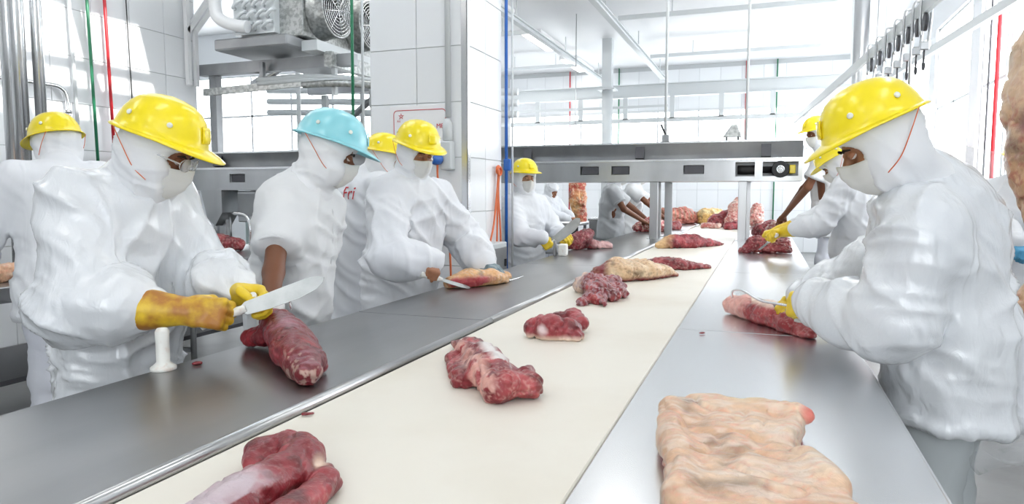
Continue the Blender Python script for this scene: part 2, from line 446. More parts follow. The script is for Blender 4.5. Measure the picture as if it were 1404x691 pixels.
def person(label, S, cat='person'):
    """S: joints in metres in the room; every worker is one empty at the feet with body and clothing below it"""
    P, N, H = V(*S['P']), V(*S['N']), V(*S['H'])
    fwd = nrm(V(*S['face'], 0)); rt = np.cross(fwd, V(0, 0, 1)); up = nrm(N - P)
    vox = S.get('vox', .014); HR = frame(S['hf'], S.get('hu', (0, 0, 1))); hs = S.get('hs', 1.)
    base = (P + fwd * -.0); fz = S.get('floor', 0.)
    r0 = root('person', (float(base[0]), float(base[1]), fz), label, cat, S.get('group'))
    hl = lambda x, y, z: H + hs * (HR.T @ V(x, y, z))
    sh = {'R': V(*S['shR']) if 'shR' in S else N + rt * .185 - up * .045, 'L': V(*S['shL']) if 'shL' in S else N - rt * .185 - up * .045}
    el = {'R': V(*S['elR']), 'L': V(*S['elL'])}; wr = {'R': V(*S['wrR']), 'L': V(*S['wrL'])}
    st = S.get('stance', .11); back = S.get('back', 0.)
    grip = {}
    hip = {'R': P + rt * .095 - up * .02, 'L': P - rt * .095 - up * .02}
    foot = {'R': V(*(P + rt * st)[:2], fz) + fwd * back, 'L': V(*(P - rt * st)[:2], fz) + fwd * back}
    knee = {s: (hip[s] + foot[s]) / 2 + V(0, 0, .02) + fwd * .03 for s in 'RL'}
    skin = S.get('skin', 'skin_mid'); gl = S.get('gloves', {}); hnd = S.get('hands', {}); sid = S.get('seed', 1)
    ax = (rt, np.cross(up, rt), up); g = S.get('girth', 1.)
    # --- body: one continuous figure, head to feet
    F = Fld()
    F.ell(P + up * .02, (.155 * g, .11 * g, .13), ax); F.ell(P * .62 + N * .38, (.14 * g, .105 * g, .17), ax, k=.06); F.ell(P * .28 + N * .72, (.165, .11, .19), ax, k=.06)
    F.rc(sh['R'], sh['L'], .05, k=.06); F.rc(N - up * .02, H + HR.T @ V(0, -.02, -.06), .055, .052, k=.03)
    for s in 'RL':
        F.rc(sh[s], el[s], .05, .04, k=.03); F.rc(el[s], wr[s], .042, .028, k=.02)
        F.rc(hip[s], knee[s], .078, .056, k=.04); F.rc(knee[s], foot[s] + V(0, 0, .09), .056, .04, k=.02)
        F.ell(foot[s] + fwd * .06 + V(0, 0, .05), (.04, .11, .04), (rt, fwd, V(0, 0, 1)), k=.03)
        fd, pn, curl, th = hnd.get(s, (wr[s] - el[s], (0, 0, -1), HOLD, .5))
        if s not in gl: grip[s] = hand_field(F, wr[s], fd, pn, s, curl, thumb=th)
    e = lambda x, y, z: hl(x, y, z); A3 = (HR[0], HR[1], HR[2])
    F.ell(e(0, -.008, .025), np.array((.076, .097, .108)) * hs, A3, k=.02); F.ell(e(0, .025, -.06), np.array((.058, .066, .062)) * hs, A3, k=.03)
    F.rc(e(-.028, .078, .022), e(.028, .078, .022), .014 * hs, k=.012)                    # brow
    for s in (-1, 1):
        F.ell(e(s * .031, .095, .003), np.array((.017, .014, .011)) * hs, A3, k=.008, op='s')
        F.ell(e(s * .042, .062, -.028), np.array((.024, .024, .02)) * hs, A3, k=.015)
    F.rc(e(0, .090, .010), e(0, .112, -.030), .008 * hs, .014 * hs, k=.01); F.ell(e(0, .088, -.068), np.array((.024, .011, .010)) * hs, A3, k=.008)
    bv = S.get('bvox', .011); vs, q = F.build(bv); vs = smooth(vs, q, 1, .4)
    put('body', mesh_np('body', vs, q), skin, r0)
    for s in (-1, 1):
        c = e(s * .031, .0835, .004)
        eb = B(); eb.lathe([(.001, -.012), (.008, -.009), (.012, 0), (.010, .007), (.006, .0103), (.001, .012)], c, HR[1], 14); eo = eb.done('eye', 'eye_white', r0)
        B().lathe([(.0062, .0098), (.005, .0118), (.0005, .0126)], c, HR[1], 12).done('iris', 'iris', eo)
        B().lathe([(.001, .0134), (.0067, .0116), (.0112, .0072), (.0132, .001), (.0134, -.003)], c, HR[2] * .86 + HR[1] * .50, 14).done('eyelid', skin, r0)
        B().tube([e(s * .014, .098, .021), e(s * .03, .099, .027), e(s * .048, .085, .021)], [.003, .0042, .002], 6).done('eyebrow', 'brow', r0)
    # --- trousers and boots
    F = Fld(); F.ell(P - up * .02, (.175 * g, .135 * g, .14), ax)
    for s in 'RL':
        F.rc(hip[s], knee[s], .098, .082, k=.05); F.rc(knee[s], foot[s] + V(0, 0, .22), .082, .078, k=.03)
    F.cut(P + up * .10, up); vs, q = F.build(.02); vs = cloth(smooth(vs, q, 1), q, .012, 7, sid)
    put('trousers', mesh_np('trousers', vs, q), S.get('trousers', 'trouser'), r0)
    for s in 'RL':
        F = Fld(); F.rc(foot[s] + V(0, 0, .31), foot[s] + V(0, 0, .07), .062, .05, k=.03); F.ell(foot[s] + fwd * .065 + V(0, 0, .048), (.05, .135, .048), (rt, fwd, V(0, 0, 1)), k=.04)
        F.cut(foot[s] + V(0, 0, .30), (0, 0, 1)); F.cut(foot[s] + V(0, 0, .006), (0, 0, -1)); vs, q = F.build(.018); put('boot', mesh_np('boot', vs, q), 'boot', r0)
    # --- coat or shirt
    F = Fld(); hem = S.get('hem', .62); short = S.get('short', False)
    F.ell(P * .26 + N * .74, (.205 * g, .150 * g, .215), ax); F.ell(P * .60 + N * .40, (.195 * g, .158 * g, .22), ax, k=.10); F.ell(P, (.205 * g, .165 * g, .20), ax, k=.10)
    F.rc(sh['R'] - up * .005, sh['L'] - up * .005, .068, k=.07)
    F.rc(P, V(P[0], P[1], hem - .05) - fwd * .01, .20 * g, .215 * g, k=.06, flat=(fwd, .82))
    for s in 'RL':
        u = nrm(el[s] - sh[s]); b = S.get('sleeve', 1.)
        if short:
            F.rc(sh[s], sh[s] + (el[s] - sh[s]) * .72, .076, .086, k=.05)
        else:
            F.rc(sh[s], el[s], .083 * b, .080 * b, k=.06); sf = S.get('send', {}).get(s, 1.); we = el[s] + (wr[s] - el[s]) * sf; mid = el[s] + (we - el[s]) * .55; F.rc(el[s], mid, .080 * b, .074 * b, k=.03); F.rc(mid, we, .074 * b, .050, k=.02)
            for z in S.get('puff', {}).get(s, ()): F.ell(el[s] + (wr[s] - el[s]) * z[0], (z[1],) * 3, k=.03)
    F.rc(N - up * .03, N + up * .035, .092, .075, k=.03)
    F.cut((0, 0, hem), (0, 0, -1))
    if short:
        for s in 'RL':
            c = sh[s] + (el[s] - sh[s]) * .66; u = nrm(el[s] - sh[s]); m = el[s]
            F.cut(c, u, lo=np.minimum(c, m) - .07, hi=np.maximum(c, m) + .07)
    vs, q = F.build(vox); vs = cloth(smooth(vs, q, 1, .4), q, S.get('fold', .014), S.get('ffreq', 6.5), sid)
    put('coat' if not short else 'shirt', mesh_np('coat', vs, q), S.get('cloth', 'coat'), r0)
    if not short:
        for s in 'RL':
            d = nrm(wr[s] - el[s]); we = el[s] + (wr[s] - el[s]) * S.get('send', {}).get(s, 1.); B().tube([we - d * .035, we - d * .012, we + d * .006], [.051, .056, .050], 18).done('cuff', S.get('cloth', 'coat'), r0)
    # --- collar flaps and button placket
    fr = lambda lx, h, d: P + (N - P) * h + rt * lx + fwd * d
    B().tube([fr(0, .98, .095), fr(.0, .80, .155 * g), fr(0, .55, .168 * g), fr(0, .30, .172 * g)], .006, 6).done('placket', S.get('cloth', 'coat'), r0)
    if short:
        rows = []
        for i in range(4):
            t = i / 3; rr = .088 + .038 * t; row = []
            for j in range(29):
                a = math.radians(18 + 324 * j / 28); z = .040 - .085 * t - .018 * math.cos(a) * t
                row.append(N + rt * (rr * 1.15 * math.sin(a)) + fwd * (rr * math.cos(a) + .008) + up * z)
            rows.append(row)
        o = put('collar', strip(rows, 'collar'), S.get('cloth', 'coat'), r0); md = o.modifiers.new('thick', 'SOLIDIFY'); md.thickness = .004
        for s in 'RL':
            u = nrm(el[s] - sh[s]); c = sh[s] + (el[s] - sh[s]) * .655; B().tube([c - u * .022, c - u * .018, c + u * .002, c + u * .004], [.080, .0855, .0855, .081], 24).done('sleeve_hem', S.get('cloth', 'coat'), r0)
    # --- hood with a face opening, falling on the shoulders
    if S.get('hood', True):
        F = Fld(); F.ell(e(0, -.014, .028), np.array((.094, .113, .122)) * hs, A3, k=.03); F.ell(e(0, .012, -.07), np.array((.076, .084, .078)) * hs, A3, k=.04)
        F.rc(e(0, -.020, -.06), N - up * .01, .076, .092, k=.05); F.ell(N - up * .03, (.155, .115, .05), ax, k=.06)
        op = S.get('open', .080)
        F.ell(e(0, .125, -.004), np.array((op, .098, .052)) * hs, A3, k=.010, op='s'); F.ell(e(0, .14, -.072), np.array((.074, .098, .062)) * hs, A3, k=.012, op='s')
        hv = S.get('hvox', .010); vs, q = F.build(hv); vs = cloth(smooth(vs, q, 1, .4), q, S.get('hfold', .008), 11, sid + 3, (1, 1, .45))
        put('hood', mesh_np('hood', vs, q), 'hood', r0)
    # --- mask with pleats and elastic
    if S.get('mask', True):
        rows = []
        for i in range(15):
            t = i / 14; row = []
            for j in range(25):
                ph = math.radians(-72 + 144 * j / 24); cph = max(0, math.cos(ph)); nose = math.exp(-(ph / .22) ** 2)
                pl = .0028 * abs(((t * 3.5) % 1) - .5) * 2; bul = math.sin(math.pi * min(1, t * 1.05)) ** .7
                x = (.081 - .022 * t) * math.sin(ph); y = .022 + (.082 + .014 * bul - .030 * t ** 2.2 + pl) * cph + nose * .026 * (1 - t) ** .7
                z = -.018 + .012 * nose * (1 - t) - .118 * t * (.74 + .26 * cph) - .010 * (1 - cph)
                row.append(e(x, y, z))
            rows.append(row)
        o = put('mask', strip(rows, 'mask'), 'mask', r0); md = o.modifiers.new('thick', 'SOLIDIFY'); md.thickness = .0025
        for s in (-1, 1):
            B().tube([e(s * .074, .052, -.03), e(s * .080, .036, -.004), e(s * .084, .012, .03)], .0018, 5).done('mask_elastic', 'mask', o)
    # --- cap, studs and elastic cord
    if S.get('hat'):
        ht = S.get('tilt', .1); Rh = np.array([HR[0], HR[1] * math.cos(ht) + HR[2] * math.sin(ht), -HR[1] * math.sin(ht) + HR[2] * math.cos(ht)])
        hc = e(0, -.008, S.get('hatz', .052)); hsc = hs * S.get('hatsc', 1.06)
        o = put('hard_hat', hat_mesh(Rh, hc, hsc), S['hat'], r0); md = o.modifiers.new('thick', 'SOLIDIFY'); md.thickness = .004; md.offset = 1
        for a in (62, 118, 242, 298):
            a = math.radians(a); d = nrm(Rh.T @ V(math.sin(a), math.cos(a), .28)); c = hc + hsc * (Rh.T @ V(.925 * .115 * math.sin(a), .925 * .138 * math.cos(a), .046))
            B().lathe([(.0085, 0), (.0088, .004), (.0065, .0065), (.003, .007), (.001, .0072)], c, d, 14).done('stud', 'button', o)
        # raised badge plate above the peak
        rows = []
        for i in range(5):
            rows.append([hc + hsc * (Rh.T @ V((.117 * (1 - .0 * i)) * math.sin(a) * pr, .141 * math.cos(a) * pr, z)) for a in np.linspace(-.22, .22, 6) for pr, z in [((.97, .955, .935, .905, .86)[i], (.022, .034, .045, .058, .069)[i])]])
        b = put('badge', strip(rows, 'badge'), S['hat'], o); md = b.modifiers.new('thick', 'SOLIDIFY'); md.thickness = .003; md.offset = 0
        if S.get('cord', True):
            for s in (-1, 1):
                B().tube(spline([hc + hsc * (Rh.T @ V(s * .098, -.095, -.004)), e(s * .108, -.055, -.012), e(s * .104, -.004, -.058), e(s * .088, .040, -.082)], 6), .0016, 5).done('chin_cord', 'orange', r0)
    # --- gloves
    for s in gl:
        F = Fld(); fd, pn, curl, th = hnd.get(s, (wr[s] - el[s], (0, 0, -1), HOLD, .5)); d = nrm(wr[s] - el[s])
        grip[s] = hand_field(F, wr[s], fd, pn, s, curl, rad=.0112, sc=S.get('gsc', 1.10), thumb=th)
        c0 = wr[s] - d * S.get('cufflen', .055); F.rc(c0, wr[s] + nrm(fd) * .01, S.get('gcuff', .056), .040, k=.015)
        F.cut(c0, -d, lo=c0 - .08, hi=c0 + .08)
        vs, q = F.build(S.get('gvox', .0045)); vs = smooth(vs, q, 1, .4); N2 = vnormals(vs, q)
        vs = vs + N2 * ((fbm(vs * 26, 2, sid) - .5) * .006)[:, None]
        put('glove', mesh_np('glove', vs, q), gl[s], r0)
    return r0, dict(P=P, N=N, H=H, e=e, HR=HR, rt=rt, fwd=fwd, up=up, sh=sh, el=el, wr=wr, grip=grip)
# ================================================================== the setting
def struct(name, o): o.name = name; o['kind'] = 'structure'; return o
ZC = 4.6; XR = 2.4; XL = -6.5; YB = 18.0; YF = -4.0
struct('floor', B().box((-14.2, YF - .2, -.15), (XR + .2, YB + .2, 0)).done('floor', 'floor'))
wl = struct('wall_left', B().box((XL - .15, YF, 0), (XL, 6.7, ZC)).done('wall_left', 'grout', loc=(XL, 0, 0)))
wb = struct('wall_back', B().box((-14, YB, 0), (XR, YB + .15, ZC)).done('wall_back', 'grout', loc=(0, YB, 0)))
fb = B().box((XL, YF - .15, 0), (XR, YF, 1.0)).box((XL, YF - .15, 3.9), (XR, YF, ZC)); x = XL
for a in (.0,): fb.box((x, YF - .15, 1.0), (a, YF, 3.9)); x = a + 2.2
fb.box((x, YF - .15, 1.0), (XR, YF, 3.9)); struct('wall_front', fb.done('wall_front', 'wall_paint'))
struct('wall_return', B().box((-14, 6.55, 0), (XL - .15, 6.7, ZC)).done('wall_return', 'wall_paint'))
struct('wall_far_left', B().box((-14.15, 6.7, 0), (-14, YB, ZC)).done('wall_far_left', 'wall_paint'))
# right wall with its row of openings (Y 5.6 .. 17)
wr_ = B(); ops = [(5.6 + 2.4 * i, 7.6 + 2.4 * i) for i in range(5)]; z0, z1 = 1.5, 3.9
wr_.box((XR, YF, 0), (XR + .15, YB, z0)).box((XR, YF, z1), (XR + .15, YB, ZC)); y = YF
for a, b in ops: wr_.box((XR, y, z0), (XR + .15, a, z1)); y = b
wr_.box((XR, y, z0), (XR + .15, YB, z1))
struct('wall_right', wr_.done('wall_right', 'wall_paint'))
def window(n, c, u, w, h, nu, nv, nrmv, mat='pane'):
    """frame, bars and single panes; c = lower corner, u = direction along the wall"""
    c = Vector(c); u = Vector(u); nv_ = Vector(nrmv); z = Vector((0, 0, 1)); t = .05
    r = root('window_%d' % n, c, kind='structure'); f = B()
    for a, b in ((c, c + u * w), (c + z * h, c + u * w + z * h)): f.beam(a - u * .03, b + u * .03, .08, .06)
    for a in (c, c + u * w): f.beam(a, a + z * h, .06, .08, up=tuple(nv_))
    for i in range(1, nu): f.beam(c + u * (w * i / nu), c + u * (w * i / nu) + z * h, .04, .05, up=tuple(nv_))
    for j in range(1, nv): f.beam(c + z * (h * j / nv), c + u * w + z * (h * j / nv), .05, .04)
    f.done('window_frame', 'frame', r)
    for i in range(nu):
        for j in range(nv):
            p = c + u * (w * i / nu) + z * (h * j / nv); q = B()
            q.prism([p, p + u * (w / nu), p + u * (w / nu) + z * (h / nv), p + z * (h / nv)], (0, 0, 0), -nv_ * .008); q.done('pane', mat, r)
for i, (a, b) in enumerate(ops): window(i + 1, (XR + .08, a, z0), (0, 1, 0), b - a, z1 - z0, 2, 2, (-1, 0, 0))
for i, a in enumerate((.0,)): window(7 + i, (a, YF - .08, 1.0), (1, 0, 0), 2.2, 2.9, 2, 2, (0, 1, 0))  # added glowing window behind the camera, fill light for the workers
# bay wall far left with a lit window band
bw = B(); bw.box((-14, 11.4, 0), (-5.2, 11.55, 2.15)).box((-14, 11.4, 3.75), (-5.2, 11.55, ZC)).box((-14, 11.4, 2.15), (-11.6, 11.55, 3.75)).box((-5.9, 11.4, 2.15), (-5.2, 11.55, 3.75))
struct('wall_bay', bw.done('wall_bay', 'wall_paint'))
window(6, (-11.6, 11.46, 2.15), (1, 0, 0), 5.7, 1.6, 6, 2, (0, -1, 0))
# ceiling with a barred skylight above the left aisle
sx0, sx1, sy0, sy1 = -4.6, -2.9, 3.2, 5.6
cb = B(); cb.box((-14, YF, ZC), (sx0, YB, ZC + .15)).box((sx1, YF, ZC), (XR + .15, YB, ZC + .15)).box((sx0, YF, ZC), (sx1, sy0, ZC + .15)).box((sx0, sy1, ZC), (sx1, YB, ZC + .15))
struct('ceiling', cb.done('ceiling', 'ceil'))
sk = B()
for i in range(4): sk.beam((sx0, sy0 + (sy1 - sy0) * i / 3, ZC + .05), (sx1, sy0 + (sy1 - sy0) * i / 3, ZC + .05), .10, .06)
for x in (sx0, (sx0 + sx1) / 2, sx1): sk.beam((x, sy0, ZC + .06), (x, sy1, ZC + .06), .08, .06)
struct('added_skylight_1', sk.done('added_skylight_1', 'frame'))
# --- tiles, each its own piece with a recessed joint
def tile_mesh(w, h, ax):
    """ax: 'x' tile faces +x, '-y' faces -y; lower corner at the origin"""
    b = B(); g = .003
    if ax == 'x': b.box((0, g, g), (.010, w - g, h - g), .002)
    else: b.box((g, -.010, g), (w - g, 0, h - g), .002)
    me = bpy.data.meshes.new('tile'); b.bm.to_mesh(me); b.bm.free(); me.materials.append(MATS['tile']); return me
def tiles(parent, me, spots):
    off = origin(parent)
    for p in spots:
        o = bpy.data.objects.new('tile', me); o.location = Vector(p) - Vector(off); link(o, parent)
tw = tile_mesh(.46, .46, 'x')
tiles(wl, tw, [(XL, 6.7 - .46 * (i + 1), .46 * j) for i in range(13) for j in range(10)])
tb = tile_mesh(.5, .5, '-y')
tiles(wb, tb, [(-6.6 + .5 * i, YB, .5 * j) for i in range(18) for j in range(9) if j not in (5, 6)])
window(8, (-6.6, YB - .02, 2.52), (1, 0, 0), 9.0, .96, 9, 1, (0, -1, 0))  # glowing window row added to keep the back of the room white
# --- tiled pillar
X0, X1, Y0, Y1 = -2.98, -2.15, 4.90, 5.62
pil = root('pillar', ((X0 + X1) / 2, (Y0 + Y1) / 2, 0), kind='structure')
B().box((X0, Y0, 0), (X1, Y1, ZC)).done('core', 'grout', pil)
tp = tile_mesh((X1 - X0) / 2, .42, '-y'); tq = tile_mesh((Y1 - Y0) / 2, .42, 'x')
tiles(pil, tp, [(X0 + (X1 - X0) / 2 * i, Y0, .42 * j) for i in (0, 1) for j in range(11)])
tiles(pil, tq, [(X1, Y0 + (Y1 - Y0) / 2 * i, .42 * j) for i in (0, 1) for j in range(11)])
cg = B(); cg.box((X1 - .035, Y0 - .016, 0), (X1 + .016, Y0 - .010, ZC)).box((X1 + .010, Y0 - .016, 0), (X1 + .016, Y0 + .035, ZC)); cg.done('corner_guard', 'steel_bright', pil)

# --- luminaires: white trough, two tubes' diffuser
for k, (x, y) in enumerate([(x, y) for x in (-4.4, -1.5, 1.3) for y in (-2.2, 1., 4.4, 7.6, 10.8, 14., 16.8)]):
    if x > -4 and y > 9: continue
    if x == -4.4 and y == 4.4: x = -5.5
    r = root('ceiling_light', (x, y, ZC), ('row over the left aisle', 'row over the conveyor', 'row over the right aisle')[k // 7] and
             'long white fluorescent ceiling light, %s in the row over the %s' % (('first', 'second', 'third', 'fourth', 'fifth', 'sixth', 'last')[k % 7], ('left aisle', 'conveyor belt', 'right aisle')[k // 7]), 'lamp', 'ceiling lights')
    B().box((x - .22, y - .85, ZC - .07), (x + .22, y + .85, ZC), .01).done('housing', 'lamp_body', r)
    B().box((x - .19, y - .82, ZC - .085), (x + .19, y + .82, ZC - .065), .006).done('diffuser', 'lamp', r)

# ================================================================== tables and belt
ZT = .88
def bench(name, label, xa, xb, ya, yb, joints, mat, rim=None, cat='table', lip=None):
    r = root(name, ((xa + xb) / 2, (ya + yb) / 2, 0), label, cat); ys = [ya] + joints + [yb]
    for a, b in zip(ys, ys[1:]):
        B().box((xa, a + .0015, ZT - .025), (xb, b - .0015, ZT), .004).done('top_panel', mat, r)
        if rim: B().tube([(rim, a + .002, ZT - .004), (rim, b - .002, ZT - .004)], .017, 12).done('rolled_edge', 'steel', r)
    for x in (xa + .05, xb - .05): B().beam((x, ya, ZT - .06), (x, yb, ZT - .06), .04, .07).done('rail', 'steel_dull', r)
    n = max(2, int((yb - ya) / 2.2))
    for i in range(n + 1):
        y = ya + .1 + (yb - ya - .2) * i / n
        for x in (xa + .06, xb - .06): B().tube([(x, y, 0), (x, y, ZT - .025)], .022, 10).done('leg', 'steel_dull', r)
        B().beam((xa + .06, y, .22), (xb - .06, y, .22), .03, .03).done('stretcher', 'steel_dull', r)
    if lip: B().box((lip - .004, ya, ZT - .07), (lip + .004, yb, ZT - .004)).done('lip', mat, r)
    return r
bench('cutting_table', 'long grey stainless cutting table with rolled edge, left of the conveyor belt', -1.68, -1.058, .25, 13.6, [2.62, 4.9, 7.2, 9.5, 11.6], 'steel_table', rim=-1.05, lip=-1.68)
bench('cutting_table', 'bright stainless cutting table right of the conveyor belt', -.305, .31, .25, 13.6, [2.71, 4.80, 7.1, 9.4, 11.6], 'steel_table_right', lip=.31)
cv = root('conveyor', (-.67, 7, 0), 'long cream conveyor belt running between the two steel tables', 'conveyor')
B().box((-1.030, .25, ZT - .020), (-.310, 13.6, ZT - .006), .004).done('belt', 'belt', cv)
B().box((-1.028, .26, ZT - .16), (-.312, 13.59, ZT - .15)).done('return_belt', 'belt', cv)
for x in (-1.0, -.34): B().beam((x, .3, ZT - .11), (x, 13.5, ZT - .11), .04, .10).done('side_frame', 'steel_dull', cv)
for y in (.32, 13.52): B().lathe([(.06, 0), (.06, .70)], (-1.02, y, ZT - .085), (1, 0, 0), 18).done('roller', 'steel_dull', cv)
for i in range(7):
    for x in (-.98, -.36): B().tube([(x, .6 + 2.1 * i, 0), (x, .6 + 2.1 * i, ZT - .10)], .025, 10).done('leg', 'steel_dull', cv)
# table of the parallel line, left
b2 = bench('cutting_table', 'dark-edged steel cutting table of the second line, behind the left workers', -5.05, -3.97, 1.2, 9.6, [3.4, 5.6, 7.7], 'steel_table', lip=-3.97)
B().box((-4.95, 1.3, .30), (-4.07, 9.5, .33)).done('lower_shelf', 'steel_dark', b2)

# ================================================================== cross conveyor above the belt
def cross(label, xa, xb, yc, zb, zm, zt, legs, slots, motor=None):
    r = root('trough_conveyor', ((xa + xb) / 2, yc, 0), label, 'conveyor'); d = .34
    f = yc - d
    # front web with rectangular slots
    w = B(); x = xa; h0, h1 = zb + .06, zm - .045
    for a, b in slots: w.box((x, f, zb), (a, f + .012, zm)).box((a, f, zb), (b, f + .012, h0)).box((a, f, h1), (b, f + .012, zm)); x = b
    if motor:
        w.box((x, f, zb), (motor[0], f + .012, zm)).box((motor[0], f, zb), (motor[1], f + .012, zb + .03)).box((motor[0], f, zm - .02), (motor[1], f + .012, zm)).box((motor[1], f, zb), (xb, f + .012, zm))
    else: w.box((x, f, zb), (xb, f + .012, zm))
    w.done('front_web', 'steel', r)
    for a, b in slots: B().box((a + .01, f + .02, h0 + .005), (b - .01, f + .10, h1 - .005)).done('slot_box', 'steel_dark', r)
    B().box((xa, yc + d - .012, zb), (xb, yc + d, zm)).done('rear_web', 'steel', r)
    B().box((xa, f - .02, zb - .02), (xb, yc + d + .02, zb)).done('bottom_flange', 'steel', r)
    B().box((xa, f - .03, zm), (xb, f + .05, zm + .022)).done('top_flange', 'steel_bright', r)
    B().box((xa, f + .05, zm - .02), (xb, yc + d - .02, zm - .005)).done('trough_belt', 'belt', r)
    # leaning trough side
    b = B(); b.prism([(xa, f + .05, zm + .02), (xa, f + .058, zm + .02), (xa, f - .022, zt), (xa, f - .03, zt)], (0, 0, 0), (xb - xa, 0, 0)); b.done('trough_side', 'steel_dull', r)
    b = B(); b.prism([(xa, yc + d - .05, zm + .02), (xa, yc + d - .058, zm + .02), (xa, yc + d + .022, zt), (xa, yc + d + .03, zt)], (0, 0, 0), (xb - xa, 0, 0)); b.done('trough_side', 'steel_dull', r)
    B().box((xa, f - .045, zt - .008), (xb, f - .015, zt + .010)).done('trough_rim', 'steel_bright', r)
    for x in np.arange(xa + .9, xb, 1.35): B().box((x - .05, f - .03, zm + .03), (x + .05, f + .02, zt - .02), rot=Matrix.Rotation(-.25, 3, 'X')).done('stiffener', 'steel_dark', r)
    for (x, y, z0_) in legs: B().box((x - .045, y - .03, z0_), (x + .045, y + .03, zb - .02), .004).box((x - .07, y - .055, z0_), (x + .07, y + .055, z0_ + .008)).done('leg', 'steel', r)
    if motor:
        a, b_ = motor; z = (zb + zm) / 2
        B().lathe([(.05, 0), (.05, .22), (.035, .23), (.035, .36)], (a + .02, f + .08, z), (1, 0, 0), 16).done('motor', 'black', r)
        B().box((a + .20, f - .012, zb + .02), (a + .28, f + .02, zm - .01)).done('motor_bracket', 'steel', r)
        g = B(); c = (a + .46, f + .05, z); g.lathe([(.085, -.09), (.09, -.06), (.09, .02), (.075, .05)], c, (0, 1, 0), 20); gb = g.done('gearbox', 'black', r)
        B().lathe([(.042, 0), (.042, .012), (.03, .013), (.03, .006), (.012, .006), (.012, .02), (.002, .02)], (c[0], c[1] - .09, c[2]), (0, -1, 0), 18).done('shaft_cover', 'steel_bright', gb)
        B().box((a + .55, f - .01, z - .045), (b_ - .03, f + .06, z + .045), .006).done('yellow_guard', 'yellow', r)
        B().box((a, f + .16, zb + .01), (b_, f + .17, zm - .01)).done('back_plate', 'steel_dull', r)
    return r
cross('stainless trough conveyor crossing above the belt, with black motor at its end', -3.6, .37, 8.34, 1.56, 1.765, 1.97,
      [(-1.20, 8.10, ZT), (-1.235, 8.62, ZT), (-1.10, 8.62, ZT), (-.23, 8.10, ZT), (-.20, 8.62, ZT)], [(-2.05, -1.83), (-1.68, -1.47), (-.865, -.64)], (-.31, .33))
cross('stainless trough conveyor of the second line, behind the blue-capped worker', -6.35, -3.05, 6.24, 1.46, 1.655, 1.83,
      [(-5.5, 6.0, ZT), (-5.5, 6.5, ZT), (-4.2, 6.0, ZT), (-4.2, 6.5, ZT)], [(-5.32, -5.12), (-4.55, -4.3)])
# rods that hold the crossing conveyor, brackets on its rim
for (x, y), l in (((-1.07, 8.0), 'thin steel hanger rod left above the crossing conveyor'), ((-.215, 8.30), 'thin steel hanger rod right above the crossing conveyor')):
    h = root('hanger_rod', (x, y, 1.98), l, 'rod'); B().tube([(x, y, 1.985), (x, y, ZC)], .016, 10).done('rod', 'paint_grey', h); B().box((x - .05, y - .04, 1.975), (x + .05, y + .04, 1.99)).done('foot_plate', 'steel', h)
lv = root('lever_switch', (-1.07, 8.02, 1.98), 'small black lever switch on the rim of the crossing conveyor', 'switch')
B().box((-1.10, 7.93, 1.98), (-1.02, 7.97, 2.06), .006).done('body', 'steel_dull', lv); B().tube([(-1.06, 7.92, 2.06), (-1.11, 7.92, 2.17)], .012, 8).done('lever', 'black', lv)
tb_ = root('guard_bracket', (-.35, 8.0, 1.98), 'small triangular sheet-metal bracket on the rim of the crossing conveyor', 'bracket')
b = B(); b.prism([(-.45, 7.97, 2.02), (-.26, 7.97, 2.02), (-.30, 7.97, 2.15), (-.36, 7.97, 2.15)], (0, 0, 0), (0, .1, 0)); b.done('hood_plate', 'galv', tb_)
for x in (-.42, -.30): B().box((x, 7.99, 1.98), (x + .02, 8.03, 2.03)).done('foot', 'black', tb_)

# ================================================================== steelwork under the ceiling
def beam_thing(name, label, cat, parts, mat, group=None):
    lo = np.min([np.minimum(V(*a), V(*b)) for a, b, *_ in parts], 0); r = root(name, tuple(lo), label, cat, group)
    for a, b, w, h, nm in parts: B().beam(a, b, w, h, up=(0, 0, 1) if abs(b[2] - a[2]) < max(abs(b[0] - a[0]), abs(b[1] - a[1])) else (0, 1, 0)).done(nm, mat, r)
    return r
for x, l in ((-3.92, 'left'), (-2.43, 'right')):
    beam_thing('ceiling_rail', 'grey ceiling rail running away above the belt, %s one of two' % l, 'rail',
               [((x, 4, 4.2), (x, 17.6, 4.2), .10, .02, 'flange'), ((x, 4, 4.28), (x, 17.6, 4.28), .10, .02, 'flange'), ((x, 4, 4.24), (x, 17.6, 4.24), .02, .08, 'web')] +
               [((x, y, 4.29), (x, y, ZC), .02, .02, 'hanger') for y in (5, 8, 11, 14, 17)], 'paint_grey')
for i, y in enumerate((8.6, 11.75, 15.2)):
    beam_thing('ceiling_crossbar', 'pale cross bar under the ceiling, %s from the camera' % ('nearest', 'second', 'farthest')[i], 'beam',
               [((-2.38, y, 4.32), (.95, y, 4.32), .06, .07, 'bar')] + [((x, y, 4.36), (x, y, ZC), .015, .015, 'hanger') for x in (-1.5, .9)], 'paint_grey')
    beam_thing('ceiling_crossbar', 'pale cross bar left of the ceiling rails, %s from the camera' % ('nearest', 'second', 'farthest')[i], 'beam',
               [((-6.4, y + .4, 4.32), (-3.98, y + .4, 4.32), .06, .07, 'bar')] + [((x, y + .4, 4.36), (x, y + .4, ZC), .015, .015, 'hanger') for x in (-5.6, -4.6)], 'paint_grey')
mb = [((-6.6, 15.3, 3.62), (XR, 15.3, 3.62), .02, .26, 'web'), ((-6.6, 15.3, 3.75), (XR, 15.3, 3.75), .16, .02, 'flange'), ((-6.6, 15.3, 3.49), (XR, 15.3, 3.49), .16, .02, 'flange')]
beam_thing('steel_beam', 'wide grey steel beam crossing the room at the back', 'beam', mb, 'paint_grey')
